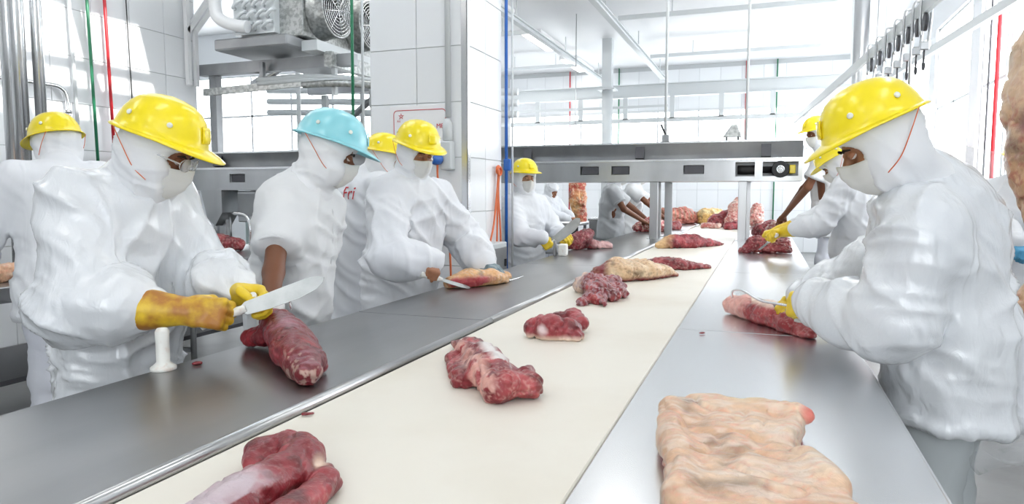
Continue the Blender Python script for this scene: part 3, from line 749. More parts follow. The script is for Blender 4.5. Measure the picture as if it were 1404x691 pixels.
beam_thing('overhead_rail', 'thin overhead rail hanging in brackets below the wide grey beam', 'rail',
           [((-6.6, 15.2, 2.98), (XR, 15.2, 2.98), .05, .09, 'rail_bar')] + [((x, 15.2, 3.0), (x, 15.2, 3.48), .10, .05, 'bracket') for x in np.arange(-5.9, 2.2, 1.0)], 'paint_grey')
beam_thing('overhead_rail', 'short double rail left of the round steel post', 'rail',
           [((-6.6, 14.6, 3.20), (-1.9, 14.6, 3.20), .04, .05, 'rail_bar'), ((-6.6, 14.6, 3.42), (-1.9, 14.6, 3.42), .04, .05, 'rail_bar')], 'paint_grey')
p = root('steel_post', (-3.15, 14.5, 0), 'round pale steel post with a square cap, behind the crossing conveyor', 'post')
B().tube([(-3.15, 14.5, 0), (-3.15, 14.5, 3.55)], .11, 18).done('shaft', 'paint_grey', p); B().box((-3.33, 14.32, 3.55), (-2.97, 14.68, 3.58)).done('cap_plate', 'paint_grey', p); B().box((-3.25, 14.4, 3.58), (-3.05, 14.6, ZC)).done('head', 'paint_grey', p)
p = root('steel_post', (1.02, 9.3, 0), 'thick round stainless post right of the yellow cap', 'post')
B().tube([(1.02, 9.3, 0), (1.02, 9.3, ZC)], .085, 20).done('shaft', 'steel', p); B().lathe([(.16, 0), (.16, .015)], (1.02, 9.3, 0), n=20).done('foot_plate', 'steel', p)
# carcass rail with trolleys
rx = lambda y: 1.0 + (y - 5.3) * -.0
cx = lambda y: 1.07 + (y - 5.68) * -.0717
beam_thing('carcass_rail', 'pale carcass rail with hooks above the right worker', 'rail', [((cx(3.2), 3.2, 2.75), (cx(14), 14, 2.75), .035, .09, 'rail_bar')] + [((cx(y) + .25, y, 2.81), (cx(y) + .25, y, ZC), .03, .03, 'hanger') for y in (4, 5.75, 6.9, 8.2, 9.9)] + [((cx(y), y, 2.81), (cx(y) + .25, y, 2.81), .03, .03, 'bracket') for y in (4, 5.75, 6.9, 8.2, 9.9)], 'paint_grey')
dx = lambda y: 1.83 + (y - 6.74) * -.086
beam_thing('carcass_rail', 'second pale rail close to the right wall', 'rail', [((dx(3), 3, 2.95), (dx(14), 14, 2.95), .05, .08, 'rail_bar')] + [((dx(y), y, 3.0), (dx(y), y, ZC), .03, .03, 'hanger') for y in (4, 7, 10, 13)], 'paint_grey')
def trolley(x, y, label, hooklen=.16):
    r = root('rail_trolley', (x, y, 2.3), label, 'hook', 'trolley hooks on the carcass rail')
    B().lathe([(.055, -.012), (.065, -.01), (.065, .01), (.055, .012)], (x, y, 2.64), (1, 0, 0), 18).done('wheel', 'steel_dark', r)
    pts = [(x - .03, y, 2.55), (x - .035, y, 2.68), (x - .03, y, 2.81), (x, y, 2.835), (x + .03, y, 2.81), (x + .035, y, 2.68), (x + .02, y, 2.47)]
    B().tube(spline(pts, 4), .010, 8).done('yoke', 'steel', r); B().box((x - .03, y - .02, 2.44), (x + .03, y + .02, 2.50), .006).done('block', 'steel', r)
    B().tube([(x, y, 2.44), (x, y, 2.36)], .007, 8).done('shank', 'steel_dark', r)
    B().tube([(x, y + .03 * math.sin(a), 2.36 - .03 + .03 * math.cos(a)) for a in np.linspace(0, 5.2, 14)], .007, 8).done('hook', 'steel_dark', r)
for i, y in enumerate((5.85, 6.05, 6.3, 6.6, 6.9, 7.25, 7.6)):
    trolley(cx(y), y, 'steel wheel trolley with hook on the carcass rail, %s from the camera' % ('nearest', 'second', 'third', 'fourth', 'fifth', 'sixth', 'farthest')[i])

# ================================================================== services on the left
def pipe(name, label, pts, r, mat, cat='pipe', clips=()):
    p0 = pts[-1]; q = root(name, tuple(map(float, p0)), label, cat); B().tube(pts, r, 14).done('tube', mat, q)
    for c in clips: B().lathe([(r + .012, -.015), (r + .012, .015)], c, (0, 0, 1), 14).done('clip', 'steel', q)
    return q
for i, (x, y) in enumerate(((-4.63, 3.20), (-4.53, 3.18), (-4.50, 3.29))):
    pipe('steel_pipe', ('wide polished vertical steel pipe at the left picture edge', 'middle one of three polished vertical steel pipes at the left', 'polished vertical steel pipe nearest to the seated yellow cap')[i].replace('seated ', 'leftmost '),
         [(x, y, ZC), (x, y, ZT)], (.055, .045, .035)[i], 'steel_bright', clips=[(x, y, 1.2), (x, y, 3.6)])
pipe('water_pipe', 'bent chrome water pipe on the tiled wall behind the leftmost worker', spline([(-6.44, 3.9, 2.42), (-6.44, 4.7, 2.44), (-6.44, 4.92, 2.42), (-6.44, 4.98, 2.30), (-6.44, 4.98, 2.15)], 6), .022, 'steel_bright', clips=[(-6.44, 4.98, 2.2)])
pipe('hose', 'dark green hose hanging down the tiled wall at the left', [(-6.42, 5.20, ZC), (-6.42, 5.28, 1.0)], .015, 'green', 'hose')
pipe('red_pipe', 'thin red pipe running down the left tiled wall', [(-6.42, 5.40, ZC), (-6.42, 5.48, 1.0)], .016, 'red')
pipe('cable', 'thin black cable down the left tiled wall', [(-6.46, 5.70, ZC), (-6.46, 5.77, 1.0)], .006, 'black', 'cable')
pipe('conduit', 'pale vertical conduit on the left tiled wall', [(-6.44, 5.02, ZC), (-6.44, 5.10, 1.0)], .018, 'paint_grey')
cbx = root('steel_cabinet', (-5.0, 2.9, ZT), 'pale steel cabinet at the left picture edge behind the pipes', 'cabinet')
B().box((-5.05, 2.55, ZT), (-4.80, 3.15, 1.62), .01).done('body', 'steel', cbx); B().box((-4.80, 2.58, ZT + .04), (-4.792, 3.12, 1.58)).done('door', 'steel', cbx)
for z in (2.1, 2.22): pipe('steel_pipe', 'horizontal steel pipe left of the vertical pipes, %s one' % ('lower' if z < 2.2 else 'upper'), [(-5.2, 2.2, z), (-4.8, 3.2, z)], .018, 'steel')
# white channel post and diagonal brace at the end of the tiled wall
ch = root('wall_brace', (-6.42, 6.55, 2.68), 'white channel post with a diagonal brace at the tiled wall end', 'brace')
B().beam((-6.43, 6.52, 2.68), (-6.43, 6.52, ZC), .05, .05, up=(0, 1, 0)).done('post', 'white_pipe', ch); B().beam((-6.43, 6.64, 2.68), (-6.43, 6.64, 3.35), .04, .05, up=(0, 1, 0)).done('post', 'white_pipe', ch)
B().beam((-6.43, 6.52, 3.30), (-6.43, 7.35, 4.35), .05, .06).done('brace', 'white_pipe', ch); B().beam((-6.43, 6.64, 3.33), (-6.43, 7.50, 4.35), .05, .06).done('brace', 'white_pipe', ch)

# evaporator
ev = root('evaporator', (-4.95, 7.3, 3.15), 'galvanised cooling unit with two round fans high above the second line', 'cooling unit')
B().box((-5.55, 6.40, 3.10), (-4.72, 7.95, 3.95), .01).done('casing', 'galv', ev)
B().box((-5.56, 6.31, 3.14), (-5.02, 6.40, 3.95)).done('end_plate', 'coil', ev)
for i in range(4):
    for j in range(6):
        c = V(-5.48 + .13 * i + (.05 if j % 2 else 0), 6.30, 3.22 + .12 * j)
        B().tube([c + V(.05 * math.cos(a), -.05 * max(0, math.sin(a)) ** .5, .035 * math.cos(a)) for a in np.linspace(0, math.pi, 8)], .02, 8).done('return_bend', 'coil', ev)
for i, y in enumerate((6.74, 7.46)):
    zc = 3.42
    fr_ = B(); fr_.lathe([(.31, 0), (.30, .02), (.285, .20), (.30, .22), (.275, .22), (.26, .20), (.26, .02)], (-4.72, y, zc), (1, 0, 0), 32); fo = fr_.done('fan_shroud', 'galv', ev)
    B().lathe([(.26, .05), (.26, .055)], (-4.72, y, zc), (1, 0, 0), 32).done('dark_throat', 'black', fo)
    for k in range(5):
        a = 2 * math.pi * k / 5; u = V(0, math.cos(a), math.sin(a)); w = V(.05, -math.sin(a) * .085, math.cos(a) * .085); c = V(-4.62, y, zc); b = B(); b.prism([c + u * .05 - w * .6, c + u * .24 - w * 1.2, c + u * .24 + w * 1.2, c + u * .05 + w * .6], (0, 0, 0), (.006, 0, 0)); b.done('fan_blade', 'steel_dark', fo)
    gg = B()
    for rr in (.05, .085, .12, .155, .19, .225, .26): gg.tube([(-4.495, y + rr * math.cos(a), zc + rr * math.sin(a)) for a in np.linspace(0, 2 * math.pi, 28)[:-1]], .0045, 5, close=True)
    for k in range(4): a = math.pi * k / 4 + .2; gg.tube([(-4.492, y - .27 * math.cos(a), zc - .27 * math.sin(a)), (-4.492, y + .27 * math.cos(a), zc + .27 * math.sin(a))], .0045, 5)
    gg.done('fan_guard', 'steel_bright', fo)
B().box((-5.75, 6.20, 2.97), (-4.78, 7.95, 3.09), .015).done('drip_tray', 'steel_dull', ev)
B().box((-4.78, 6.45, 2.95), (-4.58, 8.2, 3.06)).done('support_angle', 'paint_grey', ev)
pipe('insulated_pipe', 'white insulated pipe bending down to the cooling unit', spline([(-5.66, 6.15, ZC), (-5.66, 6.15, 3.65), (-5.66, 6.15, 3.38), (-5.60, 6.16, 3.28), (-5.45, 6.18, 3.22), (-5.28, 6.20, 3.19)], 6), .065, 'white_pipe')
def rackthing(name, label, cat, items):
    lo = V(*items[0][1]); r = root(name, tuple(lo), label, cat)
    for nm, a, b, w, h, m in items: B().beam(a, b, w, h, up=(0, 0, 1) if abs(b[2] - a[2]) < max(abs(b[0] - a[0]), abs(b[1] - a[1])) else (0, 1, 0)).done(nm, m, r)
    return r
rackthing('support_structure', 'grey steel support frame below the cooling unit', 'frame', [
    ('beam', (-6.45, 6.75, 2.88), (-4.3, 6.75, 2.88), .10, .13, 'steel_dull'), ('beam', (-4.55, 6.6, 2.88), (-4.55, 10.5, 2.88), .10, .16, 'galv'), ('beam', (-6.4, 8.8, 2.93), (-4.3, 8.8, 2.93), .10, .14, 'steel_dull'),
    ('post', (-6.30, 6.8, 0), (-6.30, 6.8, 2.86), .10, .10, 'steel_dull'), ('post', (-5.35, 8.9, 0), (-5.35, 8.9, 2.86), .10, .10, 'paint_grey'), ('post', (-6.2, 8.9, 0), (-6.2, 8.9, 2.86), .08, .08, 'paint_grey'),
    ('hanger', (-5.45, 6.62, 2.66), (-5.45, 6.62, 2.90), .05, .05, 'steel_dull'), ('hanger', (-4.55, 6.72, 2.50), (-4.55, 6.72, 2.86), .05, .05, 'paint_grey'), ('hanger', (-4.55, 7.5, 2.45), (-4.55, 7.5, 2.86), .05, .05, 'paint_grey')])
q = root('curved_rail', (-5.4, 6.6, 2.6), 'curved grey overhead rail bending to the right below the cooling unit', 'rail')
for z, nm in ((2.70, 'rail_bar'), (2.66, 'rail_bar')): B().tube(spline([(-5.5, 6.6, z), (-5.0, 6.6, z + .01), (-4.6, 6.68, z), (-4.3, 6.9, z - .01), (-4.15, 7.3, z - .02), (-4.1, 9.5, z - .02)], 6), .028, 8).done(nm, 'paint_grey', q)
q = root('straight_rail', (-6.2, 6.5, 2.55), 'straight grey rail behind the blue cap, below the curved rail', 'rail'); B().beam((-6.3, 6.62, 2.60), (-4.9, 6.62, 2.64), .05, .08).done('rail_bar', 'galv', q); B().tube(spline([(-4.9, 6.62, 2.62), (-4.4, 6.7, 2.62), (-4.0, 7.1, 2.6), (-3.8, 8.2, 2.58), (-3.75, 9.5, 2.58)], 6), .04, 8).done('rail_bar', 'galv', q)
pipe('steel_pipe', 'slanting bright steel pipe below the drip tray', [(-5.9, 7.0, 2.72), (-5.4, 7.0, 2.96)], .055, 'steel_bright')
pipe('steel_pipe', 'slanting dark steel strut above the blue cap', [(-5.0, 7.6, 2.3), (-4.35, 7.6, 2.75)], .04, 'steel_dull')
for i in range(3): pipe('steel_pipe', 'long overhead pipe crossing behind the curved rail, %s of three' % ('lowest', 'middle', 'highest')[i], [(-7.8, 9.6, 2.75 + .18 * i), (-3.4, 9.6, 2.55 + .16 * i)], .05, 'paint_grey')
for i, x in enumerate((-6.9, -5.75, -5.05)): pipe('steel_pipe', 'slim vertical pipe behind the second line, %s of three' % ('left one', 'middle one', 'right one')[i], [(x, 9.2, ZC), (x, 9.2, 1.0)], .035, 'paint_grey')
pipe('green_pipe', 'thin green pipe in front of the round fans', [(-4.0, 6.25, ZC), (-4.02, 6.25, 1.9)], .016, 'green')
pipe('conduit', 'thin grey conduit beside the green pipe', [(-3.88, 6.25, ZC), (-3.90, 6.25, 1.9)], .014, 'paint_grey')
# chute, tank and bent tubes under the second-line conveyor
c = root('hopper_chute', (-5.55, 6.35, 1.0), 'narrow steel hopper chute under the second-line conveyor', 'chute')
b = B(); b.prism([(-5.68, 5.86, 1.44), (-5.40, 5.86, 1.44), (-5.40, 5.86, 1.20), (-5.50, 5.86, 1.06), (-5.60, 5.86, 1.14)], (0, 0, 0), (0, .25, 0)); b.done('chute', 'steel', c)
for x in (-5.62, -5.42): B().tube([(x, 6.0, ZT), (x, 6.0, 1.15)], .012, 8).done('leg', 'steel', c)
c = root('steel_tank', (-5.1, 6.3, ZT), 'boxy steel tank under the second-line conveyor, left of the blue-capped worker', 'tank')
B().box((-5.32, 6.0, 1.10), (-4.70, 6.45, 1.43), .01).done('body', 'steel', c); B().box((-5.30, 5.985, 1.16), (-4.95, 6.0, 1.40)).done('door', 'steel_dull', c)
for x in (-5.28, -4.75): B().tube([(x, 6.2, ZT), (x, 6.2, 1.10)], .014, 8).done('leg', 'steel_dark', c)
pipe('bent_tube', 'bent chrome tube rising from the second-line table, left of the chute', spline([(-5.75, 5.5, 1.15), (-5.95, 5.45, 1.14), (-6.02, 5.4, 1.05), (-6.03, 5.4, .0)], 6), .018, 'steel_bright')
pipe('bent_tube', 'bent chrome tube rising from the second-line table, right of the chute', spline([(-5.20, 5.8, 1.20), (-5.0, 5.75, 1.18), (-4.92, 5.72, 1.08), (-4.92, 5.72, ZT)], 6), .018, 'steel_bright')
c = root('storage_drum', (-6.0, 7.4, 0), 'grey-green drum half hidden behind the glasses wearer', 'drum'); B().lathe([(.30, 0), (.33, .03), (.33, .6), (.34, .63), (.33, .66), (.33, 1.30), (.28, 1.38), (.02, 1.40)], (-6.0, 7.4, 0), n=28).done('body', 'tank', c); B().lathe([(.10, 1.38), (.10, 1.43), (.01, 1.43)], (-6.0, 7.4, 0), n=18).done('cap', 'tank', c)

# ================================================================== things on the pillar
sg = root('wall_sign', (-2.54, Y0 - .012, 1.88), 'white notice with thin red border and red logo on the pillar', 'sign')
B().box((-2.80, Y0 - .020, 1.62), (-2.28, Y0 - .0105, 2.085), .002).done('board', 'sign', sg)
bd = B(); a0, a1, c0, c1, yy = -2.765, -2.315, 1.65, 2.05, Y0 - .021
cr = [(a1 - .03 + .03 * math.cos(t), c1 - .03 + .03 * math.sin(t)) for t in np.linspace(0, math.pi / 2, 6)] + [(a0 + .03 - .03 * math.sin(t), c1 - .03 + .03 * math.cos(t)) for t in np.linspace(0, math.pi / 2, 6)] + \
     [(a0 + .03 - .03 * math.cos(t), c0 + .03 - .03 * math.sin(t)) for t in np.linspace(0, math.pi / 2, 6)] + [(a1 - .03 + .03 * math.sin(t), c0 + .03 - .03 * math.cos(t)) for t in np.linspace(0, math.pi / 2, 6)]
bd.tube([(x, yy, z) for x, z in cr], .003, 4, close=True); bd.done('red_border', 'red', sg)
lg = B()
for k in range(5):
    a = math.pi * 2 * k / 5 + .3; c = V(-2.70, yy, 2.005); u = V(math.cos(a), 0, math.sin(a)); w = V(-math.sin(a), 0, math.cos(a)); lg.prism([c + u * .006 - w * .005, c + u * .028, c + u * .006 + w * .005], (0, 0, 0), (0, -.001, 0))
lg.done('logo', 'red', sg)
def text(name, s, size, M4, mat, parent, ext=.0006):
    cu = bpy.data.curves.new(name, 'FONT'); cu.body = s; cu.size = size; cu.extrude = ext; cu.align_x = 'LEFT'
    o = bpy.data.objects.new(name, cu); COL.objects.link(o); bpy.context.view_layer.update()
    me = bpy.data.meshes.new_from_object(o.evaluated_get(bpy.context.evaluated_depsgraph_get())); COL.objects.unlink(o); bpy.data.objects.remove(o); me.transform(M4); me.name = name
    return put(name, me, mat, parent)
RX = Matrix.Rotation(math.radians(90), 4, 'X')
text('lettering', 'Fri', .026, Matrix.Translation((-2.735, yy - .001, 1.958)) @ RX, 'red', sg); text('lettering', 'M8', .05, Matrix.Translation((-2.395, yy - .001, 1.905)) @ RX, 'red', sg)
cd = root('power_outlet', (-2.28, 4.85, 1.6), 'grey conduit with a blue plug outlet on the pillar front', 'outlet')
B().tube([(-2.28, 4.85, ZC), (-2.28, 4.85, 1.98)], .022, 12).done('conduit', 'paint_grey', cd); B().lathe([(.026, 0), (.04, .01), (.04, .13), (.03, .15), (.022, .17)], (-2.285, 4.85, 1.80), n=14).done('coupling', 'paint_grey', cd)
B().box((-2.33, 4.80, 1.58), (-2.235, 4.885, 1.80), .012, 2).done('outlet_box', 'paint_grey', cd)
B().lathe([(.036, 0), (.045, .012), (.045, .05), (.036, .08), (.03, .10)], (-2.33, 4.80, 1.665), (-.25, -1, -.1), 18).done('blue_plug', 'blue', cd); B().lathe([(.02, 0), (.02, .004), (.001, .004)], (-2.352, 4.702, 1.655), (-.25, -1, -.1), 14).done('plug_face', 'steel_bright', cd)
pipe('orange_cord', 'orange power cord dropping from the blue plug', spline([(-2.33, 4.76, 1.62), (-2.325, 4.76, 1.5), (-2.28, 4.78, 1.2), (-2.25, 4.80, .95), (-2.24, 4.80, .5)], 6), .008, 'orange', 'cord')
cord = root('orange_cord', (-2.10, 5.48, .9), 'looped orange cable hanging on the side of the pillar', 'cord')
for a in range(2): B().tube([(-2.11 + .012 * a, 5.47 + .045 * math.cos(t), 1.60 + .035 * math.sin(t) - .01 * a) for t in np.linspace(0, 2 * math.pi, 20)[:-1]], .008, 6, close=True).done('coil_loop', 'orange', cord)
for a, (dy, zz) in enumerate(((-.12, .98), (-.02, .90), (.06, .72))): B().tube(spline([(-2.11, 5.47 + .01 * a, 1.60), (-2.115, 5.47 + dy * .2, 1.4), (-2.115, 5.47 + dy * .8, 1.15), (-2.115, 5.47 + dy * 1.6, zz)], 6), .008, 6).done('strand', 'orange', cord)
pp = root('blue_pipe', (-2.11, 5.64, 0), 'bright blue vertical pipe at the rear edge of the pillar', 'pipe'); B().tube([(-2.11, 5.66, 0), (-2.11, 5.66, ZC)], .014, 12).done('tube', 'blue', pp); B().tube([(-2.065, 5.69, 0), (-2.065, 5.69, ZC)], .010, 8).done('side_tube', 'paint_grey', pp)
B().box((-2.13, 5.635, 1.60), (-2.07, 5.685, 1.70), .008).done('valve', 'blue', pp)
eb_ = root('electric_box', (-2.08, 5.24, .6), 'dark grey electrical box low on the pillar side', 'box'); B().box((-2.138, 5.02, .55), (-2.03, 5.46, 1.0), .008).done('body', 'paint_grey', eb_); B().box((-2.03, 5.04, .58), (-2.022, 5.44, .96), .003).done('door', 'steel_dull', eb_); B().box((-2.022, 5.38, .80), (-2.012, 5.41, .86)).done('latch', 'black', eb_)
# services on the right wall
pipe('red_pipe', 'thin red pipe on the white right wall', [(XR - .04, 9.1, ZC), (XR - .04, 9.1, .2)], .022, 'red', clips=[(XR - .04, 9.1, 1.25)])
pipe('cable', 'thin dark cable on the white right wall, left of the red pipe', [(XR - .03, 9.45, ZC), (XR - .03, 9.45, .9)], .012, 'steel_dark', 'cable')
pipe('conduit', 'grey conduit along the white right wall, near the hanging carcass', [(XR - .04, 8.75, ZC), (XR - .04, 8.75, .2)], .016, 'paint_grey')
vb = root('valve', (XR - .06, 9.1, 1.05), 'small red pipe valve on the right wall', 'valve'); B().lathe([(.05, 0), (.055, .03), (.05, .06)], (XR - .09, 9.1, 1.30), (-1, 0, 0), 14).done('handwheel', 'red', vb); B().box((XR - .10, 9.05, 1.06), (XR - .01, 9.15, 1.16), .01).done('body', 'steel_dull', vb)
for i, (x, c) in enumerate(((-4.9, 'red'), (-3.6, 'green'), (-.5, 'red'), (.2, 'green'))):
    pipe('thin_pipe', 'thin %s pipe down the back wall, %s' % ('red' if c == 'red' else 'green', 'left of the round post' if x < -3 else 'right of the hanger rods'), [(x, YB - .05, ZC), (x, YB - .05, .3)], .016, c)
# ================================================================== meat
RED = V(.205, .014, .022); PINK = V(.55, .11, .12); DARK = V(.12, .010, .018); FAT = V(.80, .62, .50); CREAM = V(.82, .72, .58); SILV = V(.56, .46, .50); PEACH = V(.80, .47, .29)
def paint(me, vs, N, pal, s, masks=()):
    lean, lite, fat, amt, fr = pal
    n1 = fbm(vs * fr, 3, s)[:, None]; n2 = fbm(vs * fr * 3.3 * np.array([1, 1, 1.6]), 3, s + 4)[:, None]
    c = lean + (lite - lean) * np.clip((n1 - .42) * 3.2, 0, 1)
    rid = 1 - np.abs(2 * n2 - 1); c = c + (fat - c) * np.clip((rid - (1 - amt)) * 7, 0, 1) * .85
    n3 = fbm(vs * fr * 1.7 + 9.1, 3, s + 11)[:, None]; c = c * (1 - .55 * np.clip((n3 - .55) * 5, 0, 1)); c = c * (.8 + .4 * fbm(vs * np.array([90., 90., 120.]), 2, s + 13)[:, None])
    for m, col in masks:
        w = np.clip(m(vs, N), 0, 1)[:, None]; w = np.clip(w * (.75 + .5 * n2) + (w > .05) * (n1 - .5) * .6, 0, 1); c = c + (col - c) * w
    a = me.color_attributes.new('col', 'FLOAT_COLOR', 'POINT'); a.data.foreach_set('color', np.concatenate([np.clip(c, 0, 1), np.ones((len(c), 1))], 1).astype(np.float32).ravel())
def meat(label, chains, z0, pal, s=0, vox=.006, amp=.012, fr=14, flat=.72, masks=(), name='meat_cut', extra=None, group=None, cat='meat', k=.02, floor=True, parent=None):
    F = Fld()
    for ch in chains:
        for a, b in zip(ch, ch[1:]): F.rc(a[:3], b[:3], a[3], b[3], k=k, flat=((0, 0, 1), flat) if flat else None)
    if extra: extra(F)
    if floor: F.cut((0, 0, z0), (0, 0, -1), k=.006)
    vs, q = F.build(vox); vs = smooth(vs, q, 1, .3); N = vnormals(vs, q)
    rdg = 1 - np.abs(2 * fbm(vs * fr * 1.6 + 4.4, 2, s + 6) - 1)
    vs = vs + N * ((fbm(vs * fr, 3, s) - .5) * amp * 2.4 + (fbm(vs * fr * 3, 2, s + 2) - .5) * amp * .75 - np.clip(rdg - .80, 0, 1) * amp * 3.5)[:, None]
    if floor: vs[:, 2] = np.maximum(vs[:, 2], z0 + .0005)
    N = vnormals(vs, q); c = vs.mean(0); c[2] = vs[:, 2].min(); me = mesh_np(name, vs, q); paint(me, vs, N, pal, s, masks)
    o = put(name, me, 'meat', parent, None if parent is not None else tuple(map(float, c)))
    if parent is None: tag(o, label, cat, group)
    return o
ZB = ZT - .006
LEAN = (RED, V(.40, .06, .07), V(.66, .40, .36), .045, 18.); LEANF = (RED, V(.45, .08, .085), V(.70, .44, .38), .085, 16.); FATTY = (PEACH, CREAM, V(.78, .33, .22), .12, 16.); BONE = (V(.52, .15, .13), V(.74, .46, .38), V(.82, .70, .60), .16, 12.)
near = lambda p, r: (lambda v, n: 1.6 - np.linalg.norm(v - V(*p), axis=1) / r * 1.6)
# 1 curled piece at the front edge of the belt
meat('curled dark red meat cut nearest the camera on the belt', [[(-.875, 1.015, ZB + .025, .026), (-.898, 1.062, ZB + .028, .034), (-.875, 1.098, ZB + .030, .036), (-.835, 1.085, ZB + .034, .038), (-.795, 1.04, ZB + .036, .042), (-.785, .98, ZB + .034, .044), (-.785, .92, ZB + .034, .046), (-.782, .85, ZB + .034, .048), (-.775, .76, ZB + .03, .045)],
     [(-.745, 1.045, ZB + .018, .018), (-.712, 1.00, ZB + .024, .026), (-.697, .95, ZB + .024, .028), (-.695, .87, ZB + .024, .03), (-.69, .80, ZB + .024, .03)]], ZB, LEAN, 3, .0042, .006, flat=.85, k=.010,
     masks=[(lambda v, n: np.clip((n[:, 2] - .35) * 2, 0, 1) * np.clip((.93 - v[:, 1]) * 14, 0, 1) * (v[:, 0] < -.745), SILV), (near((-.755, 1.035, ZB + .03), .026), FAT)])
# 2 long piece
meat('long red meat cut with white silverskin stripe, second from the camera on the belt', [[(-.985, 2.13, ZB + .015, .014), (-.94, 2.09, ZB + .022, .020), (-.86, 1.98, ZB + .036, .042), (-.77, 1.85, ZB + .042, .054), (-.68, 1.71, ZB + .042, .058), (-.62, 1.62, ZB + .038, .052)],
     [(-.60, 1.73, ZB + .03, .040), (-.56, 1.66, ZB + .03, .040)], [(-.91, 1.95, ZB + .015, .022), (-.76, 1.70, ZB + .02, .030)]], ZB, LEANF, 5, .0055, .012, flat=.85,
     masks=[(lambda v, n: np.clip(n[:, 2] * 2.5 - .2, 0, 1) * np.clip(1.5 - np.abs((v[:, 0] + .86) * .83 + (v[:, 1] - 1.98) * .56 - .018) / .022, 0, 1) * (((v[:, 0] + .86) * .56 - (v[:, 1] - 1.98) * .83) > .08) * (((v[:, 0] + .86) * .56 - (v[:, 1] - 1.98) * .83) < .36), V(.74, .70, .68)), (lambda v, n: .7 * np.clip(1.4 - np.abs((v[:, 0] + .86) * .83 + (v[:, 1] - 1.98) * .56 + .045) / .02, 0, 1) * (fbm(v * 30, 2, 6) > .46), V(.78, .45, .38))])
# 3 twin lump
meat('lumpy dark red meat cut with a white joint, third on the belt', [[(-.785, 2.41, ZB + .03, .045), (-.72, 2.39, ZB + .04, .052), (-.65, 2.42, ZB + .028, .04)], [(-.76, 2.55, ZB + .036, .042), (-.69, 2.57, ZB + .04, .046), (-.645, 2.53, ZB + .03, .035)], [(-.785, 2.39, ZB + .01, .026), (-.62, 2.39, ZB + .01, .026)]], ZB, LEAN, 8, .006, .012, flat=.95, k=.015,
     masks=[(lambda v, n: np.clip((ZB + .022 - v[:, 2]) * 60, 0, 1), FAT), (near((-.735, 2.345, ZB + .04), .026), V(.75, .6, .6)), (lambda v, n: np.clip(1.3 - np.abs(v[:, 1] - 2.48 + .2 * (v[:, 0] + .68)) / .02, 0, 1) * .6 * (n[:, 2] > .3), SILV)])
# 4 ragged piece
rag = [[(-.90, 3.62, ZB + .04, .06), (-.82, 3.50, ZB + .05, .075), (-.76, 3.36, ZB + .04, .065), (-.76, 3.24, ZB + .025, .04)], [(-.76, 3.62, ZB + .04, .06), (-.70, 3.48, ZB + .04, .06), (-.68, 3.34, ZB + .03, .04)], [(-.80, 3.26, ZB + .02, .03), (-.80, 3.16, ZB + .015, .02)], [(-.73, 3.26, ZB + .02, .03), (-.69, 3.15, ZB + .012, .016)]]
meat('ragged striped meat cut with loose ends, fourth on the belt', rag, ZB, LEANF, 11, .0075, .02, fr=17, flat=.9, masks=[(lambda v, n: np.clip((-.86 - v[:, 0]) * 25, 0, 1) * .8, FAT), (lambda v, n: .45 * (np.sin((v[:, 1] * 1.3 + v[:, 0] * .6) * 140) > .4), SILV)])
# 5 fat-capped piece
meat('tan fat-capped meat cut behind the ragged piece on the belt', [[(-.93, 4.12, ZB + .04, .06), (-.82, 4.16, ZB + .06, .10), (-.70, 4.28, ZB + .05, .095), (-.60, 4.42, ZB + .03, .06), (-.53, 4.50, ZB + .015, .03)]], ZB, (V(.72, .50, .30), V(.80, .64, .44), RED, .08, 12.), 13, .009, .012, flat=.8,
     masks=[(lambda v, n: np.clip((-.85 - v[:, 0]) * 18, 0, 1) * (v[:, 1] < 4.3), RED), (lambda v, n: np.clip((ZB + .03 - v[:, 2]) * 50, 0, 1), RED)])
meat('flat thin red meat strip, sixth on the belt', [[(-.78, 4.98, ZB + .015, .05), (-.66, 4.92, ZB + .03, .07), (-.54, 4.92, ZB + .03, .06), (-.42, 5.0, ZB + .015, .035), (-.36, 5.06, ZB + .01, .018)], [(-.74, 5.1, ZB + .03, .05), (-.62, 5.06, ZB + .04, .055)]], ZB, LEANF, 17, .010, .014, flat=.7)
meat('dark red pointed meat cut with fatty end, seventh on the belt', [[(-.95, 6.78, ZB + .03, .05), (-.84, 6.86, ZB + .05, .09), (-.68, 7.0, ZB + .055, .10), (-.52, 7.2, ZB + .03, .06), (-.40, 7.42, ZB + .015, .025)]], ZB, LEAN, 19, .012, .016, flat=.85, masks=[(lambda v, n: np.clip((-.80 - v[:, 0]) * 9, 0, 1), V(.75, .5, .25))])
# left table
meat('thick dark red loin lying on the left table below the knife', [[(-1.60, 1.965, ZT + .075, .048), (-1.52, 1.89, ZT + .075, .056), (-1.42, 1.80, ZT + .065, .062), (-1.31, 1.69, ZT + .055, .060), (-1.21, 1.60, ZT + .045, .050), (-1.155, 1.55, ZT + .035, .038)],
     [(-1.665, 1.915, ZT + .028, .024), (-1.62, 1.875, ZT + .034, .030), (-1.56, 1.865, ZT + .045, .040)], [(-1.52, 1.90, ZT + .045, .042), (-1.36, 1.80, ZT + .042, .046), (-1.21, 1.66, ZT + .035, .040)]], ZT, (V(.17, .014, .021), V(.34, .05, .062), V(.55, .3, .3), .04, 18.), 23, .005, .007, flat=.95, k=.02,
     masks=[(lambda v, n: np.clip(n[:, 2] * 1.6 - .75, 0, 1) * .6 * (fbm(v * 9, 2, 3) > .45), V(.40, .23, .28)), (lambda v, n: np.clip((1.60 - v[:, 1]) * 25, 0, 1) * (fbm(v * 80, 2, 5) > .56) * .5, FAT), (near((-1.62, 1.86, ZT + .05), .07), V(.32, .025, .035))])
